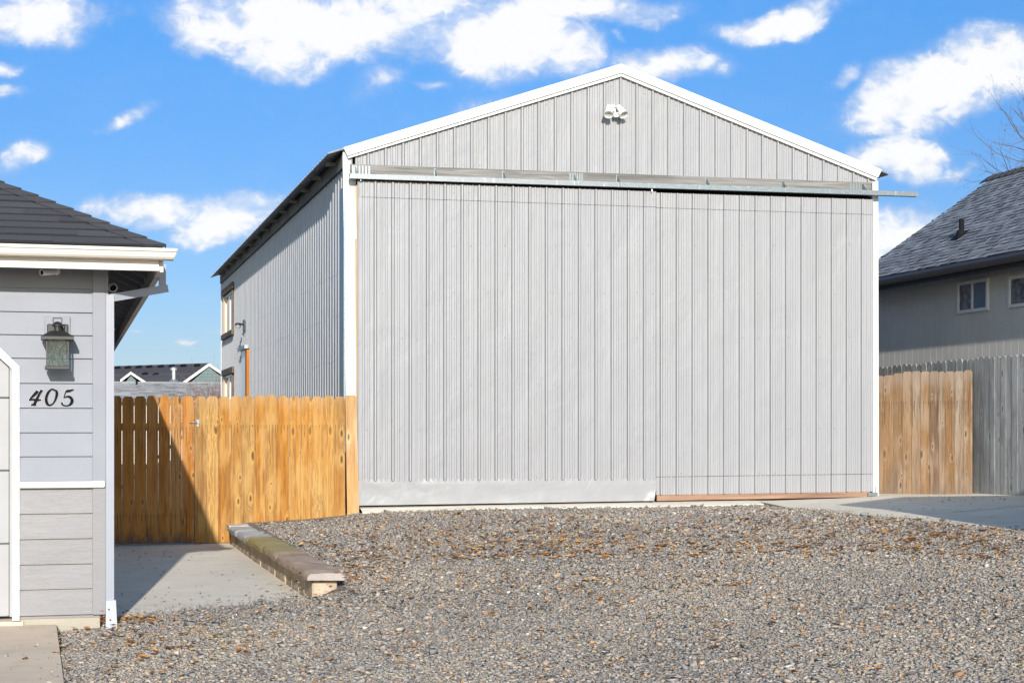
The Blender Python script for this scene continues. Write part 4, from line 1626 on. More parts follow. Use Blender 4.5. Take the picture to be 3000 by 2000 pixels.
b = MB()
zs = sorted(zup)
zs = zs + [zs[-1] + .12, zs[-1] + .2]
for z0_, z1_ in zip(zs[:-1], zs[1:]):
    lap(b, z0_, z1_ + .004)
b.build('lap_siding', M['siding'], house)
b = MB()
zs2 = sorted(zlo)
for z0_, z1_ in zip(zs2[:-1], zs2[1:]):
    lap(b, z0_, z1_ + .004)
b.build('wainscot_siding', M['siding_low'], house)
b = MB()
zbelt = onY(200, 1427, HY).z
b.box(xcb + .001, XC, HY - .030, HY + .05, zs2[0] - .004, zbelt - .002)
b.cm = 1
b.box(xcb + .001, XC, HY - .030, HY + .05, zbelt + .001, 2.86)
b.build('corner_board', [M['siding_low'], M['board_up']], house)
b = MB()
zt_ = onY(200, 1409, HY - .05).z
xa = onY(57, 1420, HY - .03).x
b.bevbox(xa, XC - .002, HY - .058, HY - .012, zbelt - .002, zt_, .006)
b.build('belt_trim', M['white'], house)
# wall core
b = MB()
b.box(go[0].x, XC - .005, HY + .001, HY + .12, .06, 2.9)
b.box(-6, go[0].x, HY + .001, HY + .12, go[2].z, 2.9)
b.box(XC - .12, XC - .004, HY + .121, 27.0, -.1, 2.88)
b.build('wall_core', M['siding_low'], house)
b = MB()
xf0, xf1 = onY(57, 1815, HY).x, onY(293, 1815, HY).x
b.box(xf0, xf1, HY + .008, HY + .12, -.12, zs2[0] - .012)
b.build('foundation', M['found'], house)
# side wall siding (faces the pad)
b = MB()
for k in range(17):
    b.ct = random.random()
    z0_ = .1 + k * .165
    b.add([(XC + .012, HY + .07, z0_), (XC + .012, 27, z0_), (XC + .002, 27, z0_ + .168), (XC + .002, HY + .07, z0_ + .168)], [(0, 1, 2, 3)])
    b.add([(XC + .012, HY + .07, z0_), (XC + .012, 27, z0_), (XC - .003, 27, z0_), (XC - .003, HY + .07, z0_)], [(0, 3, 2, 1)])
b.box(XC - .001, XC + .022, HY - .0235, HY + .066, zs2[0], 2.8)
b.build('side_siding', M['siding'], house)

# garage trim and door
b = MB()
ou = [onY(57, 1817, HY - .03), onY(57, 1073, HY - .03), onY(-83, 938, HY - .03)]
iu = [onY(35.5, 1817, HY - .03), onY(35.5, 1081, HY - .03), onY(-95, 958, HY - .03)]
b.slab([iu[0], ou[0], ou[1], iu[1]], (0, .12, 0))
b.slab([iu[1], ou[1], ou[2], iu[2]], (0, .12, 0))
b.slab([iu[2], ou[2], ou[2] + Vector((-4, 0, 0)), iu[2] + Vector((-4, 0, 0))], (0, .12, 0))
b.build('garage_trim', M['white'], house)
b = MB()
GY0 = HY + .05
gxr = onY(39, 1500, GY0).x
zg = [onY(20, v, GY0).z for v in (1806, 1592, 1378, 1165, 1000, 800)]
for z0_, z1_ in zip(zg[:-1], zg[1:]):
    b.ct = random.random()
    b.bevbox(gxr - 2.6, gxr - .028, GY0, GY0 + .04, z0_ + .004, z1_ - .004, .006)
b.box(gxr - 2.6, gxr - .02, GY0 + .041, GY0 + .06, zg[0], zg[-1])
b.box(gxr - .026, gxr + .05, GY0 + .002, GY0 + .03, zg[0], zg[-2])
b.build('garage_door', M['garage'], house)

# gutter, fascia
YE = 11.86                       # front lip of gutter
gt = [onY(0, 712, YE), onY(522, 728, YE)]
ge = onY(522, 728, YE)
zlip = ge.z
zbotg = onY(506, 761, YE + .04).z
gx_end = ge.x
h_ = zlip - zbotg
prof = [(0.0, 0.0), (0.0, -.020), (.012, -.028), (.016, -.045), (.022, -.06), (.036, -.074), (.046, -h_ + .012), (.046, -h_), (.125, -h_), (.125, -.004), (.120, -.004), (.120, -h_ + .004),
        (.050, -h_ + .004), (.040, -.070), (.026, -.056), (.020, -.042), (.016, -.026), (.004, -.018), (.004, 0)]
b = MB()
b.sweep(prof, (-6, YE, zlip), (gx_end, YE, zlip), (0, 1, 0), (0, 0, 1), caps=True)
b.sweep([(0, 0), (0, -.020), (.012, -.028), (.016, -.045), (.022, -.06), (.036, -.074), (.046, -h_ + .012), (.046, -h_), (.125, -h_), (.125, 0)],
        (gx_end - .003, YE, zlip), (gx_end + .002, YE, zlip), (0, 1, 0), (0, 0, 1))
b.vs = [(x - (.40 * (zlip - z) if x > 0 else 0), y, z) for x, y, z in b.vs]
b.build('gutter', M['cream'], house, smooth=False)
YFa = YE + .126
fx_end = onY(467, 785, YFa).x
zf0, zf1, zf2 = onY(467, 793, YFa - .02).z, onY(467, 781, YFa - .02).z, zlip - .01
b = MB()
b.box(-6, fx_end - .004, YFa, YFa + .03, zf1, zf2)
b.build('fascia', M['fascia_cream'], house)
b = MB()
b.box(-6, fx_end, YFa - .012, YFa + .028, zf0, zf1 - .002)
b.build('fascia_trim', M['cream'], house)
# side fascia along the eave
XSF = onY(487, 790, YFa + .03).x
zs0, zs1 = zf0 - .005, zlip - .01
b = MB()
b.box(fx_end - .012, fx_end + .03, YFa + .031, 27, zs0, zs1)
b.build('side_fascia', M['fascia_cream'], house)

# roof: hip at the front right corner
PIT = 0.497
ec = onY(478, 722, YE + .05)
EX, EY, EZ = ec.x, ec.y, ec.z
cs, sn = 1 / math.sqrt(1 + PIT * PIT), PIT / math.sqrt(1 + PIT * PIT)


def rf(x, d, lift=0.0):
    """point on the front slope: x along the eave, d plan distance up from the eave"""
    return Vector((x, EY + d, EZ + PIT * d)) + Vector((0, -sn, cs)) * lift


b = MB()
RD = 3.2
# decks
b.add([(-6, EY, EZ - .012), (EX, EY, EZ - .012), (EX - RD, EY + RD, EZ + PIT * RD - .012), (-6, EY + RD, EZ + PIT * RD - .012)], [(0, 1, 2, 3)])
b.add([(EX, EY, EZ - .012), (EX, 27, EZ - .012), (EX - RD, 27, EZ + PIT * RD - .012), (EX - RD, EY + RD, EZ + PIT * RD - .012)], [(0, 1, 2, 3)])
expo = 0.142 * cs
d = 0.0
row = 0
while d < RD:
    xhip = lambda dd: EX - dd
    x = -4.2 - random.random()
    while x < xhip(d):
        w_ = random.choice((.25, .33, .5, .33, .7)) * random.uniform(.85, 1.1)
        x1_ = x + w_
        if x1_ > xhip(d) - .3:
            x1_ = 99
        b.ct = random.random()
        lf = random.choice((.012, .014, .018))
        d2 = d + expo * 1.08
        xa0, xa1 = min(x, xhip(d)), min(x1_, xhip(d))
        xb0, xb1 = min(x, xhip(d2)), min(x1_, xhip(d2))
        if xa1 - xa0 > .002:
            P = [rf(xa0, d, lf), rf(xa1, d, lf), rf(xb1, d2, .001), rf(xb0, d2, .001), rf(xa0, d, -.004), rf(xa1, d, -.004)]
            b.add(P[:4], [(0, 1, 2, 3)])
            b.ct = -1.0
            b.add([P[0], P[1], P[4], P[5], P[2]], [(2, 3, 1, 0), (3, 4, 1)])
        x = x1_
    d += expo
    row += 1
# side slope courses (seen only from the side)
d = 0.0
while d < RD:
    b.ct = random.random()
    d2 = d + expo * 1.08
    f_ = lambda y_, dd, l_: Vector((EX - dd, y_, EZ + PIT * dd)) + Vector((sn, 0, cs)) * l_
    P = [f_(EY + d, d, .008), f_(27, d, .008), f_(27, d2, .001), f_(EY + d2, d2, .001), f_(EY + d, d, -.004), f_(27, d, -.004)]
    b.add(P, [(0, 1, 2, 3), (0, 4, 5, 1)])
    d += expo
roof = b.build('roof', M['shingle_dark'], house)
b = MB()
t_ = -0.02
stp = .126
while t_ < RD - .2:
    b.ct = random.random()
    t2 = t_ + stp * 1.35
    hip = lambda q, l_: Vector((EX - q, EY + q, EZ + PIT * q + l_))
    ww = .145
    lo_, hi_ = .026, .010
    A0, A1 = hip(t_, lo_), hip(t2, hi_)
    L0, L1 = Vector((EX - t_ - ww * .95, EY + t_ - ww * .05, 0)), Vector((EX - t2 - ww * .95, EY + t2 - ww * .05, 0))
    def onfront(v, l_):
        return Vector((v.x, v.y, EZ + PIT * (v.y - EY) + l_))
    def onside(v, l_):
        return Vector((v.x, v.y, EZ + PIT * (EX - v.x) + l_))
    L0f, L1f = onfront(Vector((EX - t_ - ww, EY + t_, 0)), lo_ * .75), onfront(Vector((EX - t2 - ww, EY + t2, 0)), hi_)
    R0f, R1f = onside(Vector((EX - t_, EY + t_ + ww, 0)), lo_ * .75), onside(Vector((EX - t2, EY + t2 + ww, 0)), hi_)
    dn = Vector((0, 0, -.022))
    b.add([L0f, A0, A1, L1f, R0f, R1f], [(0, 1, 2, 3), (1, 4, 5, 2)])
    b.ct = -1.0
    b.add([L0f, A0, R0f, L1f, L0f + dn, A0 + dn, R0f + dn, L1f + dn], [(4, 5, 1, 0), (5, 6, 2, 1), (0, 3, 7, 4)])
    t_ += stp
b.build('hip_cap', M['shingle_dark'], roof)

# underside of the eaves
b = MB()
hy_ = EY + (EX - XC) + .05
b.add([(XC, hy_, EZ - .035 + PIT * (EX - XC)), (EX - .03, EY + .13, EZ - .03), (EX - .03, 27, EZ - .03), (XC, 27, EZ - .03 + PIT * (EX - XC))], [(0, 1, 2, 3)])
b.add([(XC, YFa + .032, EZ - .035), (EX - .03, YFa + .032, EZ - .035), (XC, hy_, EZ - .045 + PIT * (EX - XC))], [(0, 1, 2)])
b.add([(-6, YFa + .032, EZ - .035), (XC, YFa + .032, EZ - .035), (XC, HY, EZ - .10 + PIT * (HY - YFa)), (-6, HY, EZ - .10 + PIT * (HY - YFa))], [(0, 1, 2, 3)])
b.build('soffit', M['soffit'], house)
y = YFa + .30
while y < 21:
    b = MB()
    x0_, x1_ = XC + .002, fx_end - .014
    za, zb = EZ - .034 + PIT * (EX - x0_), EZ - .034 + PIT * (EX - x1_)
    b.slab([(x0_, y, za), (x1_, y, zb), (x1_, y, zb - .075), (x0_, y, za - .075)], (0, .038, 0))
    y += .61
    b.build('rafter', M['rafter'], house)

# downspout
b = MB()
dsx = onY(475, 790, YE + .09).x


def rect_pipe(mb, pts, w, dpt):
    """rectangular pipe through points lying in one x-z plane"""
    pts = [Vector(p) for p in pts]
    vs_, fs_ = [], []
    for i, p in enumerate(pts):
        d0_ = (pts[i] - pts[i - 1]).normalized() if i > 0 else None
        d1_ = (pts[i + 1] - pts[i]).normalized() if i < len(pts) - 1 else None
        t__ = (d0_ + d1_).normalized() if d0_ and d1_ else (d0_ or d1_)
        yv = Vector((0, 1, 0))
        n_ = t__.cross(yv).normalized()
        k_ = 1.0
        if d0_ and d1_:
            k_ = 1 / max(.35, math.cos(math.acos(max(-1, min(1, d0_.dot(d1_)))) / 2))
        for a_, c_ in ((-1, -1), (-1, 1), (1, 1), (1, -1)):
            vs_.append(p + n_ * (a_ * w / 2 * k_) + yv * (c_ * dpt / 2))
    for i in range(len(pts) - 1):
        for k in range(4):
            k2 = (k + 1) % 4
            fs_.append((i * 4 + k, i * 4 + k2, (i + 1) * 4 + k2, (i + 1) * 4 + k))
    fs_ += [(0, 1, 2, 3), tuple((len(pts) - 1) * 4 + k for k in (3, 2, 1, 0))]
    mb.add(vs_, fs_)


yds = HY + .035
p1 = onY(475.5, 785, HY + .17)
p2 = onY(475.5, 843, HY + .17)
p3 = onY(322.5, 872, HY - .0)
p4 = onY(322.5, 1762, HY - .0)
WD = (onY(334, 1300, HY).x - onY(311.5, 1300, HY).x)
# outlet drop and sloping run step back to the wall
vs_pts = [(p1.x, YE + .085, zbotg - .002), (p2.x, YE + .085, p2.z), (p3.x, HY - .0, p3.z)]
b.tube([(p1.x, YE + .085, zbotg + .004), (p1.x, YE + .085, p2.z + .01)], .001, 4)
rect = MB()


def rect3(mb, A_, B_, wA, side):
    A_, B_ = Vector(A_), Vector(B_)
    d_ = (B_ - A_).normalized()
    s1_ = Vector(side)
    s1_ = (s1_ - d_ * s1_.dot(d_)).normalized()
    s2_ = d_.cross(s1_)
    vs_ = []
    for P_ in (A_, B_):
        for a_, c_ in ((-1, -1), (1, -1), (1, 1), (-1, 1)):
            vs_.append(P_ + s1_ * (a_ * wA[0] / 2) + s2_ * (c_ * wA[1] / 2))
    mb.add(vs_, [(0, 1, 2, 3), (7, 6, 5, 4)] + [(k, (k + 1) % 4, 4 + (k + 1) % 4, 4 + k) for k in range(4)])


wq, dq = WD, .06
ydrop = HY + .17
rect3(rect, (p2.x, ydrop, zbotg + .03), (p2.x, ydrop, p2.z - .022), (wq * .92, dq), (1, 0, 0))
rect3(rect, (p2.x + .030, ydrop, p2.z - .004), (p3.x - .012, HY - .005, p3.z - .005), (.058, dq), (0, 0, 1))
rect3(rect, (p3.x, HY - .005, p3.z + .018), (p4.x, HY - .005, .085), (wq, dq), (1, 0, 0))
for k in (-1, 0, 1):     # the flutes of the spout
    rect.box(p3.x + k * wq * .28 - .006, p3.x + k * wq * .28 + .006, HY - .005 - dq / 2 - .003, HY - .005 - dq / 2 + .001, .1, p3.z - .04)
for vv_ in (965, 1728):
    zz = onY(322, vv_, HY - .03).z
    rect.box(p3.x - wq / 2 - .002, p3.x + wq / 2 + .002, HY - .005 - dq / 2 - .0045, HY - .005 + dq / 2, zz - .004, zz + .004)
ds = rect.build('downspout', M['downspout'], house)
b = MB()
sz0, sz1 = onY(330, 1830, HY - .06).z, onY(330, 1757, HY - .06).z
b.slab([(p3.x - wq * .62, HY - .12, sz0 - .02), (p3.x + wq * .88, HY - .12, sz0 - .02), (p3.x + wq * .72, HY - .06, sz1), (p3.x - wq * .55, HY - .06, sz1)], (0, .09, 0))
b.build('splash_boot', M['downspout'], ds)
for (uu, vv_) in ((319, 1784), (323, 1814)):
    b = MB()
    q = onY(uu, vv_, HY - .105)
    b.lathe([(.0055, 0), (.0001, .002)], (q.x, q.y - .018 + (q.z) * .2, q.z), (0, -1, .4), 8)
    b.build('screw_hole', M['dark'], ds)
# (the empty helper tube list above is not linked)

# house number
num = thing('house_number', 'dark italic house number 405 with white outline on the grey siding', 'house number', onY(148, 1165, HY - .02))
YN = HY - .020


def zpt(x, y):
    return onY(60 + x / 4.9, 900 + y / 4.9, YN)


def stroke(mb, pts, widths, y, th, grow=0.0):
    P = [zpt(*p) for p in pts]
    n_ = len(P)
    left, right = [], []
    px_ = .0249 / 49.0 * 10 * .1        # metres per zoom pixel
    px_ = (zpt(100, 0) - zpt(0, 0)).length / 100
    for i in range(n_):
        d_ = (P[min(i + 1, n_ - 1)] - P[max(i - 1, 0)])
        d_ = Vector((d_.x, 0, d_.z)).normalized()
        nn = Vector((-d_.z, 0, d_.x))
        w_ = (widths[i] if isinstance(widths, (list, tuple)) else widths) * px_ / 2 + grow * px_
        q = P[i].copy()
        if grow:
            if i == 0:
                q = q - d_ * grow * px_
            if i == n_ - 1:
                q = q + d_ * grow * px_
        q.y = y
        left.append(q + nn * w_)
        right.append(q - nn * w_)
    for i in range(n_ - 1):
        mb.slab([left[i], left[i + 1], right[i + 1], right[i]], (0, th, 0))


def smoothpts(pts, k=4):
    out = []
    n_ = len(pts)
    for i in range(n_ - 1):
        p0_, p1_, p2_, p3_ = pts[max(i - 1, 0)], pts[i], pts[i + 1], pts[min(i + 2, n_ - 1)]
        for j in range(k):
            t = j / k
            out.append(tuple(0.5 * (2 * p1_[c] + (p2_[c] - p0_[c]) * t + (2 * p0_[c] - 5 * p1_[c] + 4 * p2_[c] - p3_[c]) * t * t + (3 * p1_[c] - p0_[c] - 3 * p2_[c] + p3_[c]) * t ** 3) for c in range(len(p1_))))
    out.append(pts[-1])
    return out


DIG = {
    '4': [[(248, 1195, 26), (205, 1245, 30), (122, 1328, 12)], [(118, 1330, 12), (180, 1322, 22), (240, 1330, 26), (300, 1322, 10)],
          [(308, 1180, 22), (270, 1240, 24), (225, 1335, 28), (200, 1388, 34)], [(148, 1402, 16), (185, 1395, 24), (226, 1404, 16)]],
    '0': [[(492, 1190, 22), (450, 1170, 14), (400, 1215, 24), (368, 1300, 30), (382, 1380, 32), (425, 1405, 20), (475, 1370, 18), (512, 1290, 26), (520, 1215, 30), (492, 1180, 14)]],
    '5': [[(648, 1200, 22), (700, 1196, 26), (768, 1172, 8)], [(652, 1198, 12), (635, 1245, 12), (618, 1300, 10)],
          [(618, 1300, 8), (665, 1278, 18), (715, 1290, 30), (740, 1335, 36), (722, 1385, 30), (672, 1412, 16), (615, 1404, 18), (592, 1378, 20), (606, 1362, 16)]],
}
for ch, strokes in DIG.items():
    bd, bw = MB(), MB()
    for si, st_ in enumerate(strokes):
        sp_ = smoothpts(st_, 4)
        stroke(bd, [q[:2] for q in sp_], [q[2] * 1.28 for q in sp_], YN - .008 - si * .0007, .005)
        stroke(bw, [q[:2] for q in sp_], [q[2] for q in sp_], YN - .0025 - si * .0006, .004, grow=4.0)
    dg = bd.build('digit', M['digit'], num)
    bw.build('outline', M['white_fix'], dg)

# wall lantern by the garage
LY = HY - .175
px_m = (onY(100, 1000, LY) - onY(0, 1000, LY)).length / 100
lan = thing('wall_lantern', 'black carriage-style wall lantern with seeded glass beside the garage door', 'lantern', onY(168, 1000, HY))
lc = onY(168.5, 1000, LY)


def LZ(v):
    return onY(168, v, LY).z


b = MB()
pz0, pz1 = onY(168, 1016, HY - .03).z, onY(168, 927, HY - .03).z
b.bevbox(onY(130, 950, HY - .03).x, onY(206, 950, HY - .03).x, HY - .034, HY - .008, pz0, pz1, .004)
b.build('mount_block', M['siding'], lan)
b = MB()
b.bevbox(onY(138, 950, HY - .05).x, onY(200, 950, HY - .05).x, HY - .052, HY - .0345, onY(168, 1030, HY - .05).z, onY(168, 949, HY - .05).z, .006)
b.build('back_plate', M['blackmetal'], lan)
b = MB()
b.tube([(lc.x + .03, HY - .05, LZ(957)), (lc.x + .03, HY - .11, LZ(953)), (lc.x + .015, LY, LZ(953))], .008, 8)
b.build('arm', M['blackmetal'], lan, smooth=True)
b = MB()
r_ = 13 * px_m
for A_, B_ in (((-r_, 0, LZ(946)), (-r_, 0, LZ(932))), ((-r_, 0, LZ(932)), (r_, 0, LZ(932))), ((r_, 0, LZ(932)), (r_, 0, LZ(946)))):
    b.tube([(lc.x + A_[0], LY, A_[2]), (lc.x + B_[0], LY, B_[2])], .0035, 6)
b.lathe([(.0001, LZ(941)), (8 * px_m, LZ(943)), (13 * px_m, LZ(947)), (17 * px_m, LZ(953)), (17.5 * px_m, LZ(955.5)), (11 * px_m, LZ(957)), (11 * px_m, LZ(970)), (.0001, LZ(971))], (lc.x, LY, 0), (0, 0, 1), 20)
b.build('finial', M['blackmetal'], lan, smooth=True)
b = MB()
w1, w2 = 20 * px_m, 49 * px_m
z0_, z1_, z2_ = LZ(970), LZ(987.5), LZ(996)
sq = lambda w, z: [(lc.x - w, LY - w, z), (lc.x + w, LY - w, z), (lc.x + w, LY + w, z), (lc.x - w, LY + w, z)]
b.add(sq(w1, z0_) + sq(w2, z1_) + sq(w2, z2_) + sq(w1 * .9, z0_ - .004), [(0, 1, 2, 3)] + [(k, (k + 1) % 4, 4 + (k + 1) % 4, 4 + k) for k in range(4)] +
      [(4 + k, 4 + (k + 1) % 4, 8 + (k + 1) % 4, 8 + k) for k in range(4)] + [(8, 9, 10, 11)])
b.build('lantern_roof', M['blackmetal'], lan)
b = MB()
w3 = 37 * px_m
b.bevbox(lc.x - w3, lc.x + w3, LY - w3, LY + w3, LZ(1083), LZ(1073), .003)
w4 = 31.5 * px_m
for sx in (-1, 1):
    for sy in (-1, 1):
        b.box(lc.x + sx * w4 - .005, lc.x + sx * w4 + .005, LY + sy * w4 - .005, LY + sy * w4 + .005, LZ(1073) - .001, z2_ + .001)
b.build('frame', M['blackmetal'], lan)
b = MB()
w5 = 29 * px_m
for (dx, dy_) in ((0, -1), (1, 0), (0, 1), (-1, 0)):
    if dx:
        b.box(lc.x + dx * w5 - .0015, lc.x + dx * w5 + .0015, LY - w5 + .004, LY + w5 - .004, LZ(1072.5), z2_)
    else:
        b.box(lc.x - w5 + .004, lc.x + w5 - .004, LY + dy_ * w5 - .0015, LY + dy_ * w5 + .0015, LZ(1072.5), z2_)
b.build('glass', M['seeded'], lan)

# security cameras
def bullet_cam(name, label, base, p0_, d_, L, r, wallaxis):
    t_ = thing(name, label, 'security camera', base, 'bullet cameras under the eaves')
    b_ = MB()
    b_.lathe([(.0001, .022), (r * .7, .02), (r * 1.1, .012), (r * 1.15, 0)], base, wallaxis, 20)
    b_.tube([Vector(base) + Vector(wallaxis) * .015, Vector(p0_) + Vector(d_).normalized() * L * .2], r * .5, 10)
    b_.build('mount', M['white_fix'], t_, smooth=True)
    b_ = MB()
    b_.lathe([(.0001, 0), (r * .8, 0), (r, L * .1), (r, L), (r * .82, L), (r * .78, L * .93)], p0_, d_, 24)
    bd_ = b_.build('body', M['white_fix'], t_, smooth=True)
    b_ = MB()
    b_.lathe([(.0001, L * .9), (r * .78, L * .94)], p0_, d_, 24)
    b_.build('lens', M['dark'], bd_, smooth=True)
    return t_


q0 = onY(166, 795, HY - .016)
q1 = onY(158, 796, HY - .06)
bullet_cam('bullet_camera', 'white bullet camera on the front wall under the gutter', q0, q1, (onY(124, 798, HY - .13) - q1), .115, .024, (0, -1, 0))
q0 = onX(311, 829, XC + .015)
q0 = Vector((XC + .015, HY + .5, onY(312, 830, HY + .5).z))
q1 = onY(316, 829, HY + .48)
bullet_cam('bullet_camera', 'pale bullet camera tucked under the side eave beside the downspout', q0, q1, (onY(331, 843, HY + .38) - q1), .12, .034, (1, 0, 0))

# ------------------------------------------------------------------ neighbouring house on the right
nh = thing('taupe_house', 'taupe board-sided house with grey shingle roof and dark gutter behind the grey fence', 'house', (14.2, 22, .5))
NX = 13.99
NG = 13.6                       # gutter line
YN0, YN1 = 13.4, 27.1
geh = onX(3000, 738, NG)
zg_ = geh.z
PN = 0.674
ridge_x = 0.6152 * YN1
zeave = zg_ + 0.03


def nroof(y, d, lift=0.0):
    k_ = 1 / math.sqrt(1 + PN * PN)
    return Vector((NG + d, y, zeave + PN * d)) + Vector((-PN * k_, 0, k_)) * lift


DN = ridge_x - NG
b = MB()
b.slab([nroof(YN0 - .4, 0, -.02), nroof(YN1, 0, -.02), nroof(YN1, DN, -.02), nroof(YN0 - .4, DN, -.02)], (0, 0, -.06))
far = lambda d_: Vector((ridge_x + d_, 0, zeave + PN * (DN - d_)))
b.slab([Vector((ridge_x, YN0 - .4, zeave + PN * DN - .02)), Vector((ridge_x, YN1, zeave + PN * DN - .02)), Vector((ridge_x + DN, YN1, zeave - .02)), Vector((ridge_x + DN, YN0 - .4, zeave - .02))], (0, 0, -.06))
ex = .125 / math.sqrt(1 + PN * PN)
d = 0.0
while d < DN:
    y = YN0 + 4 + random.random() * .3
    while y < YN1:
        w_ = random.uniform(.10, .20)
        y2 = min(y + w_, YN1)
        b.ct = min(1, max(0, random.gauss(.5, .27)))
        lf = random.choice((.006, .010, .018))
        d2 = min(d + ex * 1.05, DN)
        P = [nroof(y, d, lf), nroof(y2, d, lf), nroof(y2, d2, .002), nroof(y, d2, .002), nroof(y, d, -.01), nroof(y2, d, -.01)]
        b.add(P[:4], [(0, 1, 2, 3)])
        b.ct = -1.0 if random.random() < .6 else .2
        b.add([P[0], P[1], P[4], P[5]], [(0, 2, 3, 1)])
        y = y2
    d += ex
nrf = b.build('roof', M['shingle_grey'], nh)
b = MB()
y = YN0 + 4
while y < YN1 + .05:
    y2 = y + .28
    b.ct = random.uniform(0, .35)
    zr_ = zeave + PN * DN
    b.add([(ridge_x - .17, y, zr_ - .075), (ridge_x, y, zr_ + .045), (ridge_x + .17, y, zr_ - .075), (ridge_x - .17, y2, zr_ - .095), (ridge_x, y2, zr_ + .02), (ridge_x + .17, y2, zr_ - .095),
           (ridge_x - .17, y, zr_ - .10), (ridge_x, y, zr_ + .015), (ridge_x - .17, y2, zr_ - .12)],
          [(0, 1, 4, 3), (1, 2, 5, 4), (0, 6, 7, 1), (0, 3, 8, 6)])
    y = y2 - .06
b.build('ridge_cap', M['shingle_dark'], nrf)
b = MB()
b.sweep([(0, 0), (-.02, -.05), (-.015, -.10), (.03, -.13), (.11, -.13), (.11, 0)], (NG - .09, YN0 + 3, zg_), (NG - .09, YN1, zg_), (1, 0, 0), (0, 0, 1))
b.build('gutter', M['browngutter'], nh)
b = MB()
b.box(NG + .022, NG + .05, YN0 + 3, YN1, zg_ - .20, zg_ - .005)
b.box(NG + .052, NX - .002, YN0 + 3, YN1, zg_ - .10, zg_ - .07)
b.build('soffit', M['browngutter'], nh)
# vertical board siding
wu = [(2805, 2895, 815, 920), (2955, 3085, 800, 900)]
nwin = []
for (ua, ub, va, vb) in wu:
    p_, q_ = onX(ua, va, NX - .02), onX(ub, va, NX - .02)
    ztop = onX((ua + ub) / 2, va + (6 if ua < 2900 else 0), NX - .02).z
    zbot = onX((ua + ub) / 2, vb - 6, NX - .02).z
    nwin.append((min(p_.y, q_.y), max(p_.y, q_.y), zbot, ztop))
b = MB()
y = YN0 + 3
while y < YN1 - .25:
    y2 = y + .203
    b.ct = random.random()
    b.box(NX, NX + .045, y + .006, y2 - .006, .3, zg_ - .08)
    y = y2
b.box(NX + .046, NX + .06, YN0 + 3, YN1 - .25, .3, zg_ - .08)
b.quad((NX + .03, YN1 - .25, .3), (NX + 5.2, YN1 - .25, .3), (NX + 5.2, YN1 - .25, zg_), (NX + .03, YN1 - .25, zg_))
b.build('wall', M['taupe'], nh)
for (y0_, y1_, z0_, z1_) in nwin:
    f = MB()
    e = .05
    f.box(NX - .035, NX - .002, y0_, y1_, z0_, z0_ + e)
    f.box(NX - .035, NX - .002, y0_, y1_, z1_ - e, z1_)
    for yy in (y0_, (y0_ + y1_) / 2 - e / 2, y1_ - e):
        f.box(NX - .035, NX - .002, yy, yy + e, z0_ + e, z1_ - e)
    w = f.build('window', M['white_fix'], nh)
    p_ = MB()
    p_.box(NX - .014, NX - .008, (y0_ + y1_) / 2 + e / 2, y1_ - e, z0_ + e, z1_ - e)
    p_.build('pane', M['curtain'], w)
    p_ = MB()
    p_.box(NX - .022, NX - .016, y0_ + e, (y0_ + y1_) / 2 - e / 2, z0_ + e, z1_ - e)
    p_.build('pane', M['blueglass'], w)
# vent pipe pipe
vp_ = None
aa, bb_, zz_ = ray(2817, 690)
s_ = (zeave - PN * NG - H0) / (zz_ - PN * aa)
vpp = Vector((aa * s_, bb_ * s_, H0 + zz_ * s_))
b = MB()
b.tube([vpp + Vector((0, 0, -.05)), vpp + Vector((0, 0, .27))], .045, 10)
b.lathe([(.15, -.08), (.08, .05), (.05, .10)], vpp, (-.35, 0, 1), 14)
k_ = 1 / math.sqrt(1 + PN * PN)
nn = Vector((-PN * k_, 0, k_))
ta, tb = Vector((k_, 0, PN * k_)), Vector((0, 1, 0))
q = vpp + nn * .022
b.slab([q - ta * .16 - tb * .13, q - ta * .16 + tb * .13, q + ta * .12 + tb * .13, q + ta * .12 - tb * .13], nn * .006)
b.build('vent_pipe', M['pipe'], nrf)
# unseen block added beyond the right edge, shaped to cast the driveway shadow
b = MB()
b.box(8.90, 11.3, 8.5, 13.0, -.1, 2.50)
b.box(11.3, 16, 8.5, 12.9, -.1, 2.3)
b.build('shadow_caster', M['taupe'], nh)
b = MB()
RW = 10.05
b.slab([(8.77, 8.2, 2.50), (RW, 8.2, 2.84), (11.45, 8.2, 2.45), (11.45, 8.2, 2.53), (RW, 8.2, 2.93), (8.77, 8.2, 2.59)], (0, 5.0, 0))
b.slab([(11.4, 8.2, 2.3), (16.2, 8.2, 2.3), (16.2, 8.2, 2.4), (11.4, 8.2, 2.4)], (0, 5.0, 0))
b.build('shadow_caster_roof', M['shingle_grey'], nh)

# ------------------------------------------------------------------ houses far behind
gh = thing('grey_roofed_house', 'low house with a pale grey shingle roof just visible over the orange fence', 'house', onY(480, 1140, 80))
Y1 = 80.0
r0, r1 = onY(240, 1119.5, Y1), onY(646, 1119.5, Y1)
e0, e1 = onY(240, 1178, Y1 - 5), onY(646, 1178, Y1 - 5)
b = MB()
rows = 22
for i in range(rows):
    x_ = 0.0
    L_ = r1.x - r0.x
    while x_ < L_:
        w_ = random.uniform(.22, .5)
        x2 = min(x_ + w_, L_)
        b.ct = min(1, max(0, random.gauss(.5, .25)))
        f0, f1 = i / rows, (i + 1) / rows
        pt = lambda xx, ff, l: Vector((r0.x + xx, e0.y + (r0.y - e0.y) * ff - l * .4, e0.z + (r0.z - e0.z) * ff + l))
        b.add([pt(x_, f0, .02), pt(x2, f0, .02), pt(x2, f1, 0), pt(x_, f1, 0), pt(x_, f0, 0), pt(x2, f0, 0)], [(0, 1, 2, 3), (0, 4, 5, 1)])
        x_ = x2
b.slab([(r0.x, Y1, r0.z), (r1.x, Y1, r1.z), (r1.x, Y1 + 5, e0.z), (r0.x, Y1 + 5, e0.z)], (0, 0, -.05))
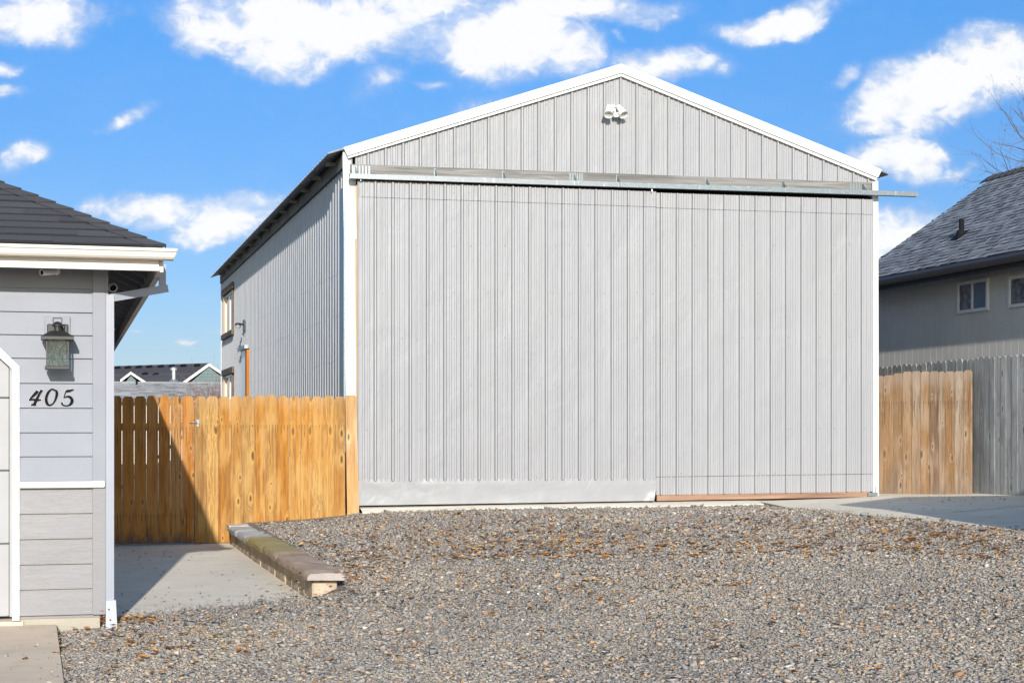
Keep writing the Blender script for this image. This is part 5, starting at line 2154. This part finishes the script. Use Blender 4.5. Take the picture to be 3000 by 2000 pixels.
grf = b.build('roof', M['shingle_old'], gh)
b = MB()
b.box(r0.x - .1, r1.x + .1, Y1 - .12, Y1 + .12, r0.z - .02, r0.z + .05)
b.build('ridge_cap', M['shingle_old'], grf)
b = MB()
b.box(r0.x + .3, r1.x - .3, Y1 - 4.6, Y1 + 4.6, -.1, e0.z + .1)
b.add([(r1.x - .3, Y1 - 4.6, e0.z), (r1.x - .3, Y1 + 4.6, e0.z), (r1.x - .3, Y1, r0.z - .1)], [(0, 1, 2)])
b.build('wall', M['taupe'], gh)
b = MB()
vp2 = onY(400, 1126, Y1 - .6)
b.tube([vp2 - Vector((0, 0, .1)), vp2 + Vector((0, 0, .12))], .04, 8)
b.tube([vp2 + Vector((0, 0, .1)), vp2 + Vector((.02, 0, .17))], .06, 8)
b.build('vent_pipe', M['pipe'], grf)

dg_ = thing('green_gabled_house', 'blue-green house with dark roof and white-edged gables beyond the grey roof', 'house', onY(500, 1090, 112))
Y2 = 112.0
rr0, rr1 = onY(240, 1075, Y2), onY(612, 1063, Y2)
ee0, ee1 = onY(240, 1160, Y2 - 6.5), onY(660, 1160, Y2 - 6.5)
b = MB()
for i in range(14):
    f0, f1 = i / 14, (i + 1) / 14
    b.ct = random.random()
    A_, B_ = ee0.lerp(rr0, f0), ee1.lerp(rr1, f0)
    A2, B2 = ee0.lerp(rr0, f1), ee1.lerp(rr1, f1)
    up_ = Vector((0, -.02, .02))
    b.add([A_ + up_, B_ + up_, B2, A2, A_, B_], [(0, 1, 2, 3), (0, 4, 5, 1)])
b.slab([rr0, rr1, rr1 + Vector((0, 7, -3)), rr0 + Vector((0, 7, -3))], (0, 0, -.06))
dr_ = b.build('roof', M['shingle_far'], dg_)


def gable(name_wall, ua, va, uL, vL, uR, vR, y, depth, trimw):
    A_, L_, R_ = onY(ua, va, y), onY(uL, vL, y), onY(uR, vR, y)
    base = min(L_.z, R_.z) - .0
    w_ = MB()
    low = -.1
    off_ = Vector((0, .05, -.25))
    w_.slab([L_ + off_ + Vector((.25, 0, 0)), Vector((L_.x + .25, y + .05, low)), Vector((R_.x - .25, y + .05, low)), R_ + off_ - Vector((.25, 0, 0)), A_ + off_], (0, .1, 0))
    for z_ in np.arange(base - .2, A_.z - .3, .2):          # laps
        t_ = min(1, max(0, (A_.z - .3 - z_) / (A_.z - base)))
        w_.box(A_.x + (L_.x - A_.x) * t_ * .9, A_.x + (R_.x - A_.x) * t_ * .9, y + .02, y + .05, z_, z_ + .018)
    w_.build(name_wall, M['green'], dg_)
    t_ = MB()
    dn = Vector((0, 0, -trimw))
    t_.slab([L_, A_, A_ + dn, L_ + dn], (0, -.12, 0))
    t_.slab([A_, R_, R_ + dn, A_ + dn], (0, -.12, 0))
    t_.build('gable_trim', M['white'], dg_)
    r_ = MB()
    up_ = Vector((0, 0, .03))
    r_.slab([L_ + up_, A_ + up_, A_ + up_ + Vector((0, depth, 0)), L_ + up_ + Vector((0, depth, 0))], (0, 0, -.06))
    r_.slab([A_ + up_, R_ + up_, R_ + up_ + Vector((0, depth, 0)), A_ + up_ + Vector((0, depth, 0))], (0, 0, -.06))
    r_.build('gable_roof', M['shingle_far'], dg_)


gable('gable_wall', 612, 1063.5, 530, 1122, 694, 1118, Y2 - 6.6, 7.0, .20)
gable('gable_wall', 383, 1088.5, 352, 1112, 432, 1121, Y2 - 6.2, 4.0, .17)
for uu, vv_ in ((343, 1075.5), (374, 1074.5), (406, 1073.5), (437, 1072.5), (471, 1071.5), (503, 1070.5), (537, 1069.5), (577, 1068.5), (424, 1094), (455, 1095.5)):
    q = onY(uu, vv_, Y2 - (.9 if vv_ < 1080 else 2.3))
    b = MB()
    b.slab([q + Vector((-.20, 0, -.05)), q + Vector((.20, 0, .02)), q + Vector((.20, 0, .07)), q + Vector((-.05, 0, .04))], (0, .4, .05))
    b.build('roof_vent', M['pipe'], dg_)
q = onY(509, 1118, Y2 - 6.8)
qt = onY(509, 1074, Y2 - 6.8)
b = MB()
b.lathe([(.34, 0), (.2, .12), (.13, .16), (.13, qt.z - q.z - .25), (.22, qt.z - q.z - .22), (.22, qt.z - q.z - .1), (.12, qt.z - q.z)], q, (0, 0, 1), 16)
b.build('flue_pipe', M['steel'], dg_, smooth=True)
b = MB()
b.box(ee0.x, ee1.x, Y2 - 6, Y2 + 6, -.1, ee0.z)
b.build('wall', M['green'], dg_)


# ------------------------------------------------------------------ bare tree and shrub
def branch(mb, p, d, L, r, depth, spread, taper=.62, seg=5, tips=None, up=.15):
    n_ = 4
    pts, rad = [Vector(p)], [r]
    dd = Vector(d).normalized()
    for i in range(n_):
        dd = (dd + Vector((random.gauss(0, .12), random.gauss(0, .12), random.gauss(0, .10) + up * .15))).normalized()
        pts.append(pts[-1] + dd * (L / n_))
        rad.append(r * (1 - (1 - taper) * (i + 1) / n_))
    mb.tube(pts, rad, seg if r > .01 else 3, caps=False)
    if depth == 0:
        if tips is not None:
            tips.append(pts[-1]); tips.append(pts[-2]); tips.append(pts[-3])
        return
    for k in range(random.choice((3, 3, 4))):
        at_ = random.choice((2, 3, 4, 4))
        a_ = dd.orthogonal().normalized()
        a_.rotate(Matrix.Rotation(random.uniform(0, 6.28), 3, dd))
        nd = (dd + a_ * random.uniform(.35, .9) * spread).normalized()
        branch(mb, pts[at_], nd, L * random.uniform(.55, .8), rad[at_] * .62, depth - 1, spread, taper, seg, tips, up)


tr = thing('bare_tree', 'leafless tree with fine twigs rising behind the ridge of the taupe house', 'tree', onY(3130, 1262, 36) * Vector((1, 1, 0)) if False else Vector((onY(3365, 1200, 36).x, 36, .3)))
random.seed(21)
b = MB()
base = Vector((onY(3365, 1200, 36).x, 36, .3))
b.tube([base, base + Vector((.05, 0, 3.0)), base + Vector((-.05, .1, 6.5))], [.24, .19, .16], 10)
b.build('trunk', M['bark'], tr)
b = MB()
tips = []
top = base + Vector((-.05, .1, 6.5))
for k in range(22):
    an = math.pi + random.uniform(-1.2, 1.2) if k < 15 else random.uniform(0, 6.28)
    branch(b, top + Vector((0, 0, random.uniform(-1.0, .2))), (math.cos(an) * .8, math.sin(an) * .6, random.uniform(.2, 1.3)), random.uniform(1.6, 2.3), .075, 3, 1.0, .6, 6, tips, .05)
for q in tips:
    if random.random() < .55:      # clinging dry leaves
        c_ = q + Vector((random.gauss(0, .05), random.gauss(0, .05), random.gauss(0, .05)))
        a_ = Vector((random.gauss(0, 1), random.gauss(0, 1), random.gauss(0, 1))).normalized() * .03
        e_ = Vector((random.gauss(0, 1), random.gauss(0, 1), random.gauss(0, 1))).normalized() * .013
        b.add([c_ - a_, c_ + e_, c_ + a_, c_ - e_], [(0, 1, 2, 3)])
b.build('crown', M['bark'], tr)

random.seed(5)
sb = onY(662, 1262, 47)
sh = thing('bare_shrub', 'reddish brown leafless shrub beside the far corner of the barn', 'shrub', (sb.x, 47, 0))
b = MB()
for k in range(60):
    an = random.uniform(0, 6.28)
    branch(b, (sb.x + random.gauss(0, .12), 47 + random.gauss(0, .12), 0), (math.cos(an) * .32, math.sin(an) * .32, 1), random.uniform(1.3, 1.6), .026, 2, .75, .6, 4, None, .25)
b.build('crown', M['twig'], sh)

# ------------------------------------------------------------------ gravel, leaves, weeds
rng = np.random.default_rng(3)


def scatter(n_, ymin, ymax):
    """points spread evenly over the gravel that lies in view (with a margin)"""
    y = np.sqrt(rng.uniform(ymin ** 2, ymax ** 2, n_))
    x = rng.uniform(-.10, .70, n_) * y
    k_ = ~on_conc(x, y) & ~in_wall(x, y) & (x > -.02) & ~((x < .29) & (y > 12.33))
    x, y = x[k_], y[k_]
    jit = rng.normal(0, .05, len(x))
    k_ = ~((x < 1.97) & (y > padline(x) + jit + .06 * np.sin(x * 9)))
    x, y = x[k_], y[k_]
    k_ = y < np.where(x > 3.5, 21, 20.45)
    return x[k_], y[k_]


parts = []
for (n_, y0_, y1_, sz) in ((290000, 7.6, 12.0, .0080), (220000, 12.0, 16.0, .0094), (140000, 16.0, 20.8, .0118)):
    x, y = scatter(n_, y0_, y1_)
    parts.append(np.stack([x, y, np.full(len(x), sz)], 1))
S = np.concatenate(parts)
for (n_, px_lo, px_hi) in ((900, 300, 900), (260, -20, 140)):
    if px_lo == 300:          # strays on the pad behind the gravel edge
        x = rng.uniform(.3, 1.95, n_)
        y = padline(x) + rng.exponential(.16, n_)
    else:                     # strays on the house driveway
        y = rng.uniform(8.5, 12.2, n_)
        x = -.03 - rng.exponential(.10, n_)
    S = np.concatenate([S, np.stack([x, y, np.full(n_, .0085)], 1)])
n_ = 500                      # and on the apron edge
tq = rng.uniform(0, 1, n_)
ei = rng.integers(0, len(edge) - 1, n_)
ex_ = np.array([edge[i].x + (edge[i + 1].x - edge[i].x) * t_ for i, t_ in zip(ei, tq)]) + rng.exponential(.10, n_)
ey_ = np.array([edge[i].y + (edge[i + 1].y - edge[i].y) * t_ for i, t_ in zip(ei, tq)])
S = np.concatenate([S, np.stack([ex_, ey_, np.full(n_, .010)], 1)])
N = len(S)
zc = HF(S[:, 0], S[:, 1])
zc = np.where((S[:, 0] < 1.97) & (S[:, 1] > padline(S[:, 0]) + .05) & (S[:, 1] > 12.5) & (S[:, 0] > .3), np.maximum(zc, .004), zc)
zc[-500:] = .442
zc[-760:-500] = .006
cube = np.array([(-1, -1, -1), (1, -1, -1), (1, 1, -1), (-1, 1, -1), (-1, -1, 1), (1, -1, 1), (1, 1, 1), (-1, 1, 1)], float) * .62
sz = S[:, 2] * rng.lognormal(-.12, .42, N)
sz = np.clip(sz, .005, .034)
V = cube[None] + rng.normal(0, .30, (N, 8, 3))
V *= (rng.uniform(.65, 1.25, (N, 1, 3)) * np.array([1, 1, .50]))
an = rng.uniform(0, 6.283, N)
tl = rng.normal(0, .17, N)
c1, s1, c2, s2 = np.cos(an), np.sin(an), np.cos(tl), np.sin(tl)
yy = V[..., 1] * c2[:, None] - V[..., 2] * s2[:, None]
zz = V[..., 1] * s2[:, None] + V[..., 2] * c2[:, None]
xx = V[..., 0] * c1[:, None] - yy * s1[:, None]
yy = V[..., 0] * s1[:, None] + yy * c1[:, None]
P = np.stack([xx, yy, zz], -1) * sz[:, None, None]
P[..., 0] += S[:, 0, None]
P[..., 1] += S[:, 1, None]
P[..., 2] += (zc + sz * rng.uniform(-.1, .75, N))[:, None]
q4 = np.array([(0, 3, 2, 1), (4, 5, 6, 7), (0, 1, 5, 4), (1, 2, 6, 5), (2, 3, 7, 6), (3, 0, 4, 7)])
F = (q4[None] + (np.arange(N) * 8)[:, None, None]).reshape(-1)
me = bpy.data.meshes.new('gravel')
me.vertices.add(N * 8)
me.vertices.foreach_set('co', P.reshape(-1).astype(np.float32))
me.loops.add(len(F))
me.loops.foreach_set('vertex_index', F.astype(np.int32))
me.polygons.add(N * 6)
me.polygons.foreach_set('loop_start', np.arange(0, N * 24, 4, dtype=np.int32))
me.update(calc_edges=True)
tint = rng.uniform(0, 1, N)
lowf = np.sin(S[:, 0] * 1.9 + 1.3 * np.sin(S[:, 1] * .9)) * np.sin(S[:, 1] * 1.3 + 1.1 * np.sin(S[:, 0] * .7 + 2)) 
tint = np.where(tint < .86, np.clip(tint + .13 * lowf, 0, .87), tint)
# pale patch near the doors and a warmer zone by the driveway of the house
pp = onZ(2180, 1502, .41)
wpat = np.exp(-(((S[:, 0] - pp.x) / 1.5) ** 2 + ((S[:, 1] - pp.y) / .5) ** 2))
tint = np.where(rng.uniform(0, 1, N) < wpat * .55, rng.uniform(.955, 1, N), tint)
pw = onZ(450, 1890, .0)
warm = np.exp(-(((S[:, 0] - pw.x) / 1.3) ** 2 + ((S[:, 1] - pw.y) / .6) ** 2))
tint = np.where(rng.uniform(0, 1, N) < warm * .35, rng.uniform(.72, .93, N), tint)
at = me.attributes.new('tint', 'FLOAT', 'POINT')
at.data.foreach_set('value', np.repeat(tint, 8).astype(np.float32))
me.materials.append(M['stone'])
grav = bpy.data.objects.new('gravel', me)
C.objects.link(grav)
tag(grav, 'mixed grey and tan crushed gravel covering the yard', 'gravel', kind='stuff')

# fallen leaves
random.seed(12)
b = MB()


def leaf(mb, x, y, z, s, dark=False):
    mb.ct = random.uniform(0, .25) if dark else min(1, max(0, random.gauss(.62, .25)))
    a_ = random.uniform(0, 6.28)
    cu_, su_ = math.cos(a_), math.sin(a_)
    curl = random.uniform(.15, .75) * s
    pts = []
    for (u_, w_, h_) in ((-1, 0, .3), (-.4, .5, .6), (.3, .45, .5), (1, .0, .9), (.3, -.45, .5), (-.4, -.5, .6), (0, 0, 0)):
        uu_, ww = u_ * s * random.uniform(.8, 1.1), w_ * s * random.uniform(.7, 1.2)
        pts.append((x + uu_ * cu_ - ww * su_, y + uu_ * su_ + ww * cu_, z + h_ * curl * random.uniform(.5, 1.1)))
    mb.add(pts, [(6, 0, 1), (6, 1, 2), (6, 2, 3), (6, 3, 4), (6, 4, 5), (6, 5, 0)])


def leaf_at(u, v, s, **kw):
    q = onZ(u, v, .2)
    for _ in range(6):
        q = onZ(u, v, float(HF(np.array([q.x]), np.array([q.y]))[0]))
    if on_conc(q.x, q.y) or in_wall(q.x, q.y) or bool(on_pad(q.x, q.y)):
        return
    leaf(b, q.x, q.y, q.z + .024, s * (1.35 if v > 1680 else 1.75), **kw)


clusters = [(1600, 1590, 230, 38, 85), (1640, 1570, 420, 50, 80), (1420, 1625, 220, 36, 40), (2350, 1575, 380, 60, 110), (2650, 1555, 280, 30, 80), (2850, 1610, 180, 50, 60), (1300, 1560, 300, 55, 40),
            (1050, 1660, 60, 30, 18), (450, 1880, 190, 40, 50), (1035, 1700, 20, 8, 6), (380, 1822, 40, 6, 14), (900, 1600, 90, 40, 16), (2000, 1720, 600, 90, 110), (2100, 1660, 500, 60, 90)]
for (u, v, du, dv_, n_) in clusters:
    for _ in range(int(n_ * 3.3)):
        leaf_at(random.gauss(u, du), random.gauss(v, dv_), random.uniform(.014, .030), dark=random.random() < .10)
for _ in range(500):
    v = 1500 + 500 * random.random() ** 1.3
    leaf_at(random.uniform(300, 3000), v, random.uniform(.012, .028), dark=random.random() < .3)
for _ in range(60):       # the sunken joint between foundation and downspout
    leaf(b, random.uniform(xf1 - .0, p3.x - wq / 2), HY - .01 + random.uniform(-.03, .04), .02 + random.uniform(0, .09), .018)
tag(b.build('fallen_leaves', M['leaf']), 'orange and brown dry leaf scraps scattered over the gravel', 'leaves', kind='stuff')

random.seed(33)
b = MB()
for (u, v, n_, du, dv_) in ((480, 1620, 34, 70, 12), (420, 1660, 16, 50, 20), (560, 1700, 22, 130, 40), (600, 1760, 14, 140, 30), (420, 1760, 12, 40, 30), (690, 1690, 14, 60, 40)):
    for _ in range(n_):
        q = onZ(random.gauss(u, du), random.gauss(v, dv_), .008)
        if on_pad(q.x, q.y) and q.y < YF - .05 and q.x > .36:
            leaf(b, q.x, q.y, .006, random.uniform(.010, .024), dark=random.random() < .75)
for _ in range(70):
    q = onZ(random.gauss(2780, 130), random.gauss(1470, 12), .52)
    if q.x > edge_x(q.y) + .3 and q.y < 20.6:
        fx_ = (q.x - edge_x(q.y)) / max(.1, 12 - edge_x(q.y))
        leaf(b, q.x, q.y, .445 + .12 * min(1, fx_) + .02, random.uniform(.012, .028), dark=True)
tag(b.build('dead_leaves', M['leaf']), 'dark curled dead leaves lying on the concrete', 'leaves', kind='stuff')

b = MB()
for (u, v, n_, sp) in ((660, 1868, 70, .05), (715, 1850, 45, .05), (640, 1858, 25, .04)):
    q = onZ(u, v, .01)
    for _ in range(n_):
        x, y = q.x + random.gauss(0, sp), q.y + random.gauss(0, sp * .8)
        a_ = random.uniform(0, 6.28)
        L = random.uniform(.02, .05)
        b.add([(x - .003, y, .005), (x + .003, y, .005), (x + math.cos(a_) * L * .8, y + math.sin(a_) * L * .8, .01 + L * .6)], [(0, 1, 2)])
for q_ in edge[:3] + front[1:]:
    for _ in range(60):
        x, y = q_.x + random.uniform(-.35, .35), q_.y + random.uniform(-.1, .02)
        L = random.uniform(.01, .035)
        b.add([(x - .003, y, q_.z - .01), (x + .003, y, q_.z - .01), (x + random.gauss(0, .015), y, q_.z + L)], [(0, 1, 2)])
tag(b.build('weeds', M['moss']), 'small green weeds sprouting through the gravel', 'weeds', kind='stuff')

for o in list(bpy.data.objects):
    if o.users_collection == ():
        bpy.data.objects.remove(o)
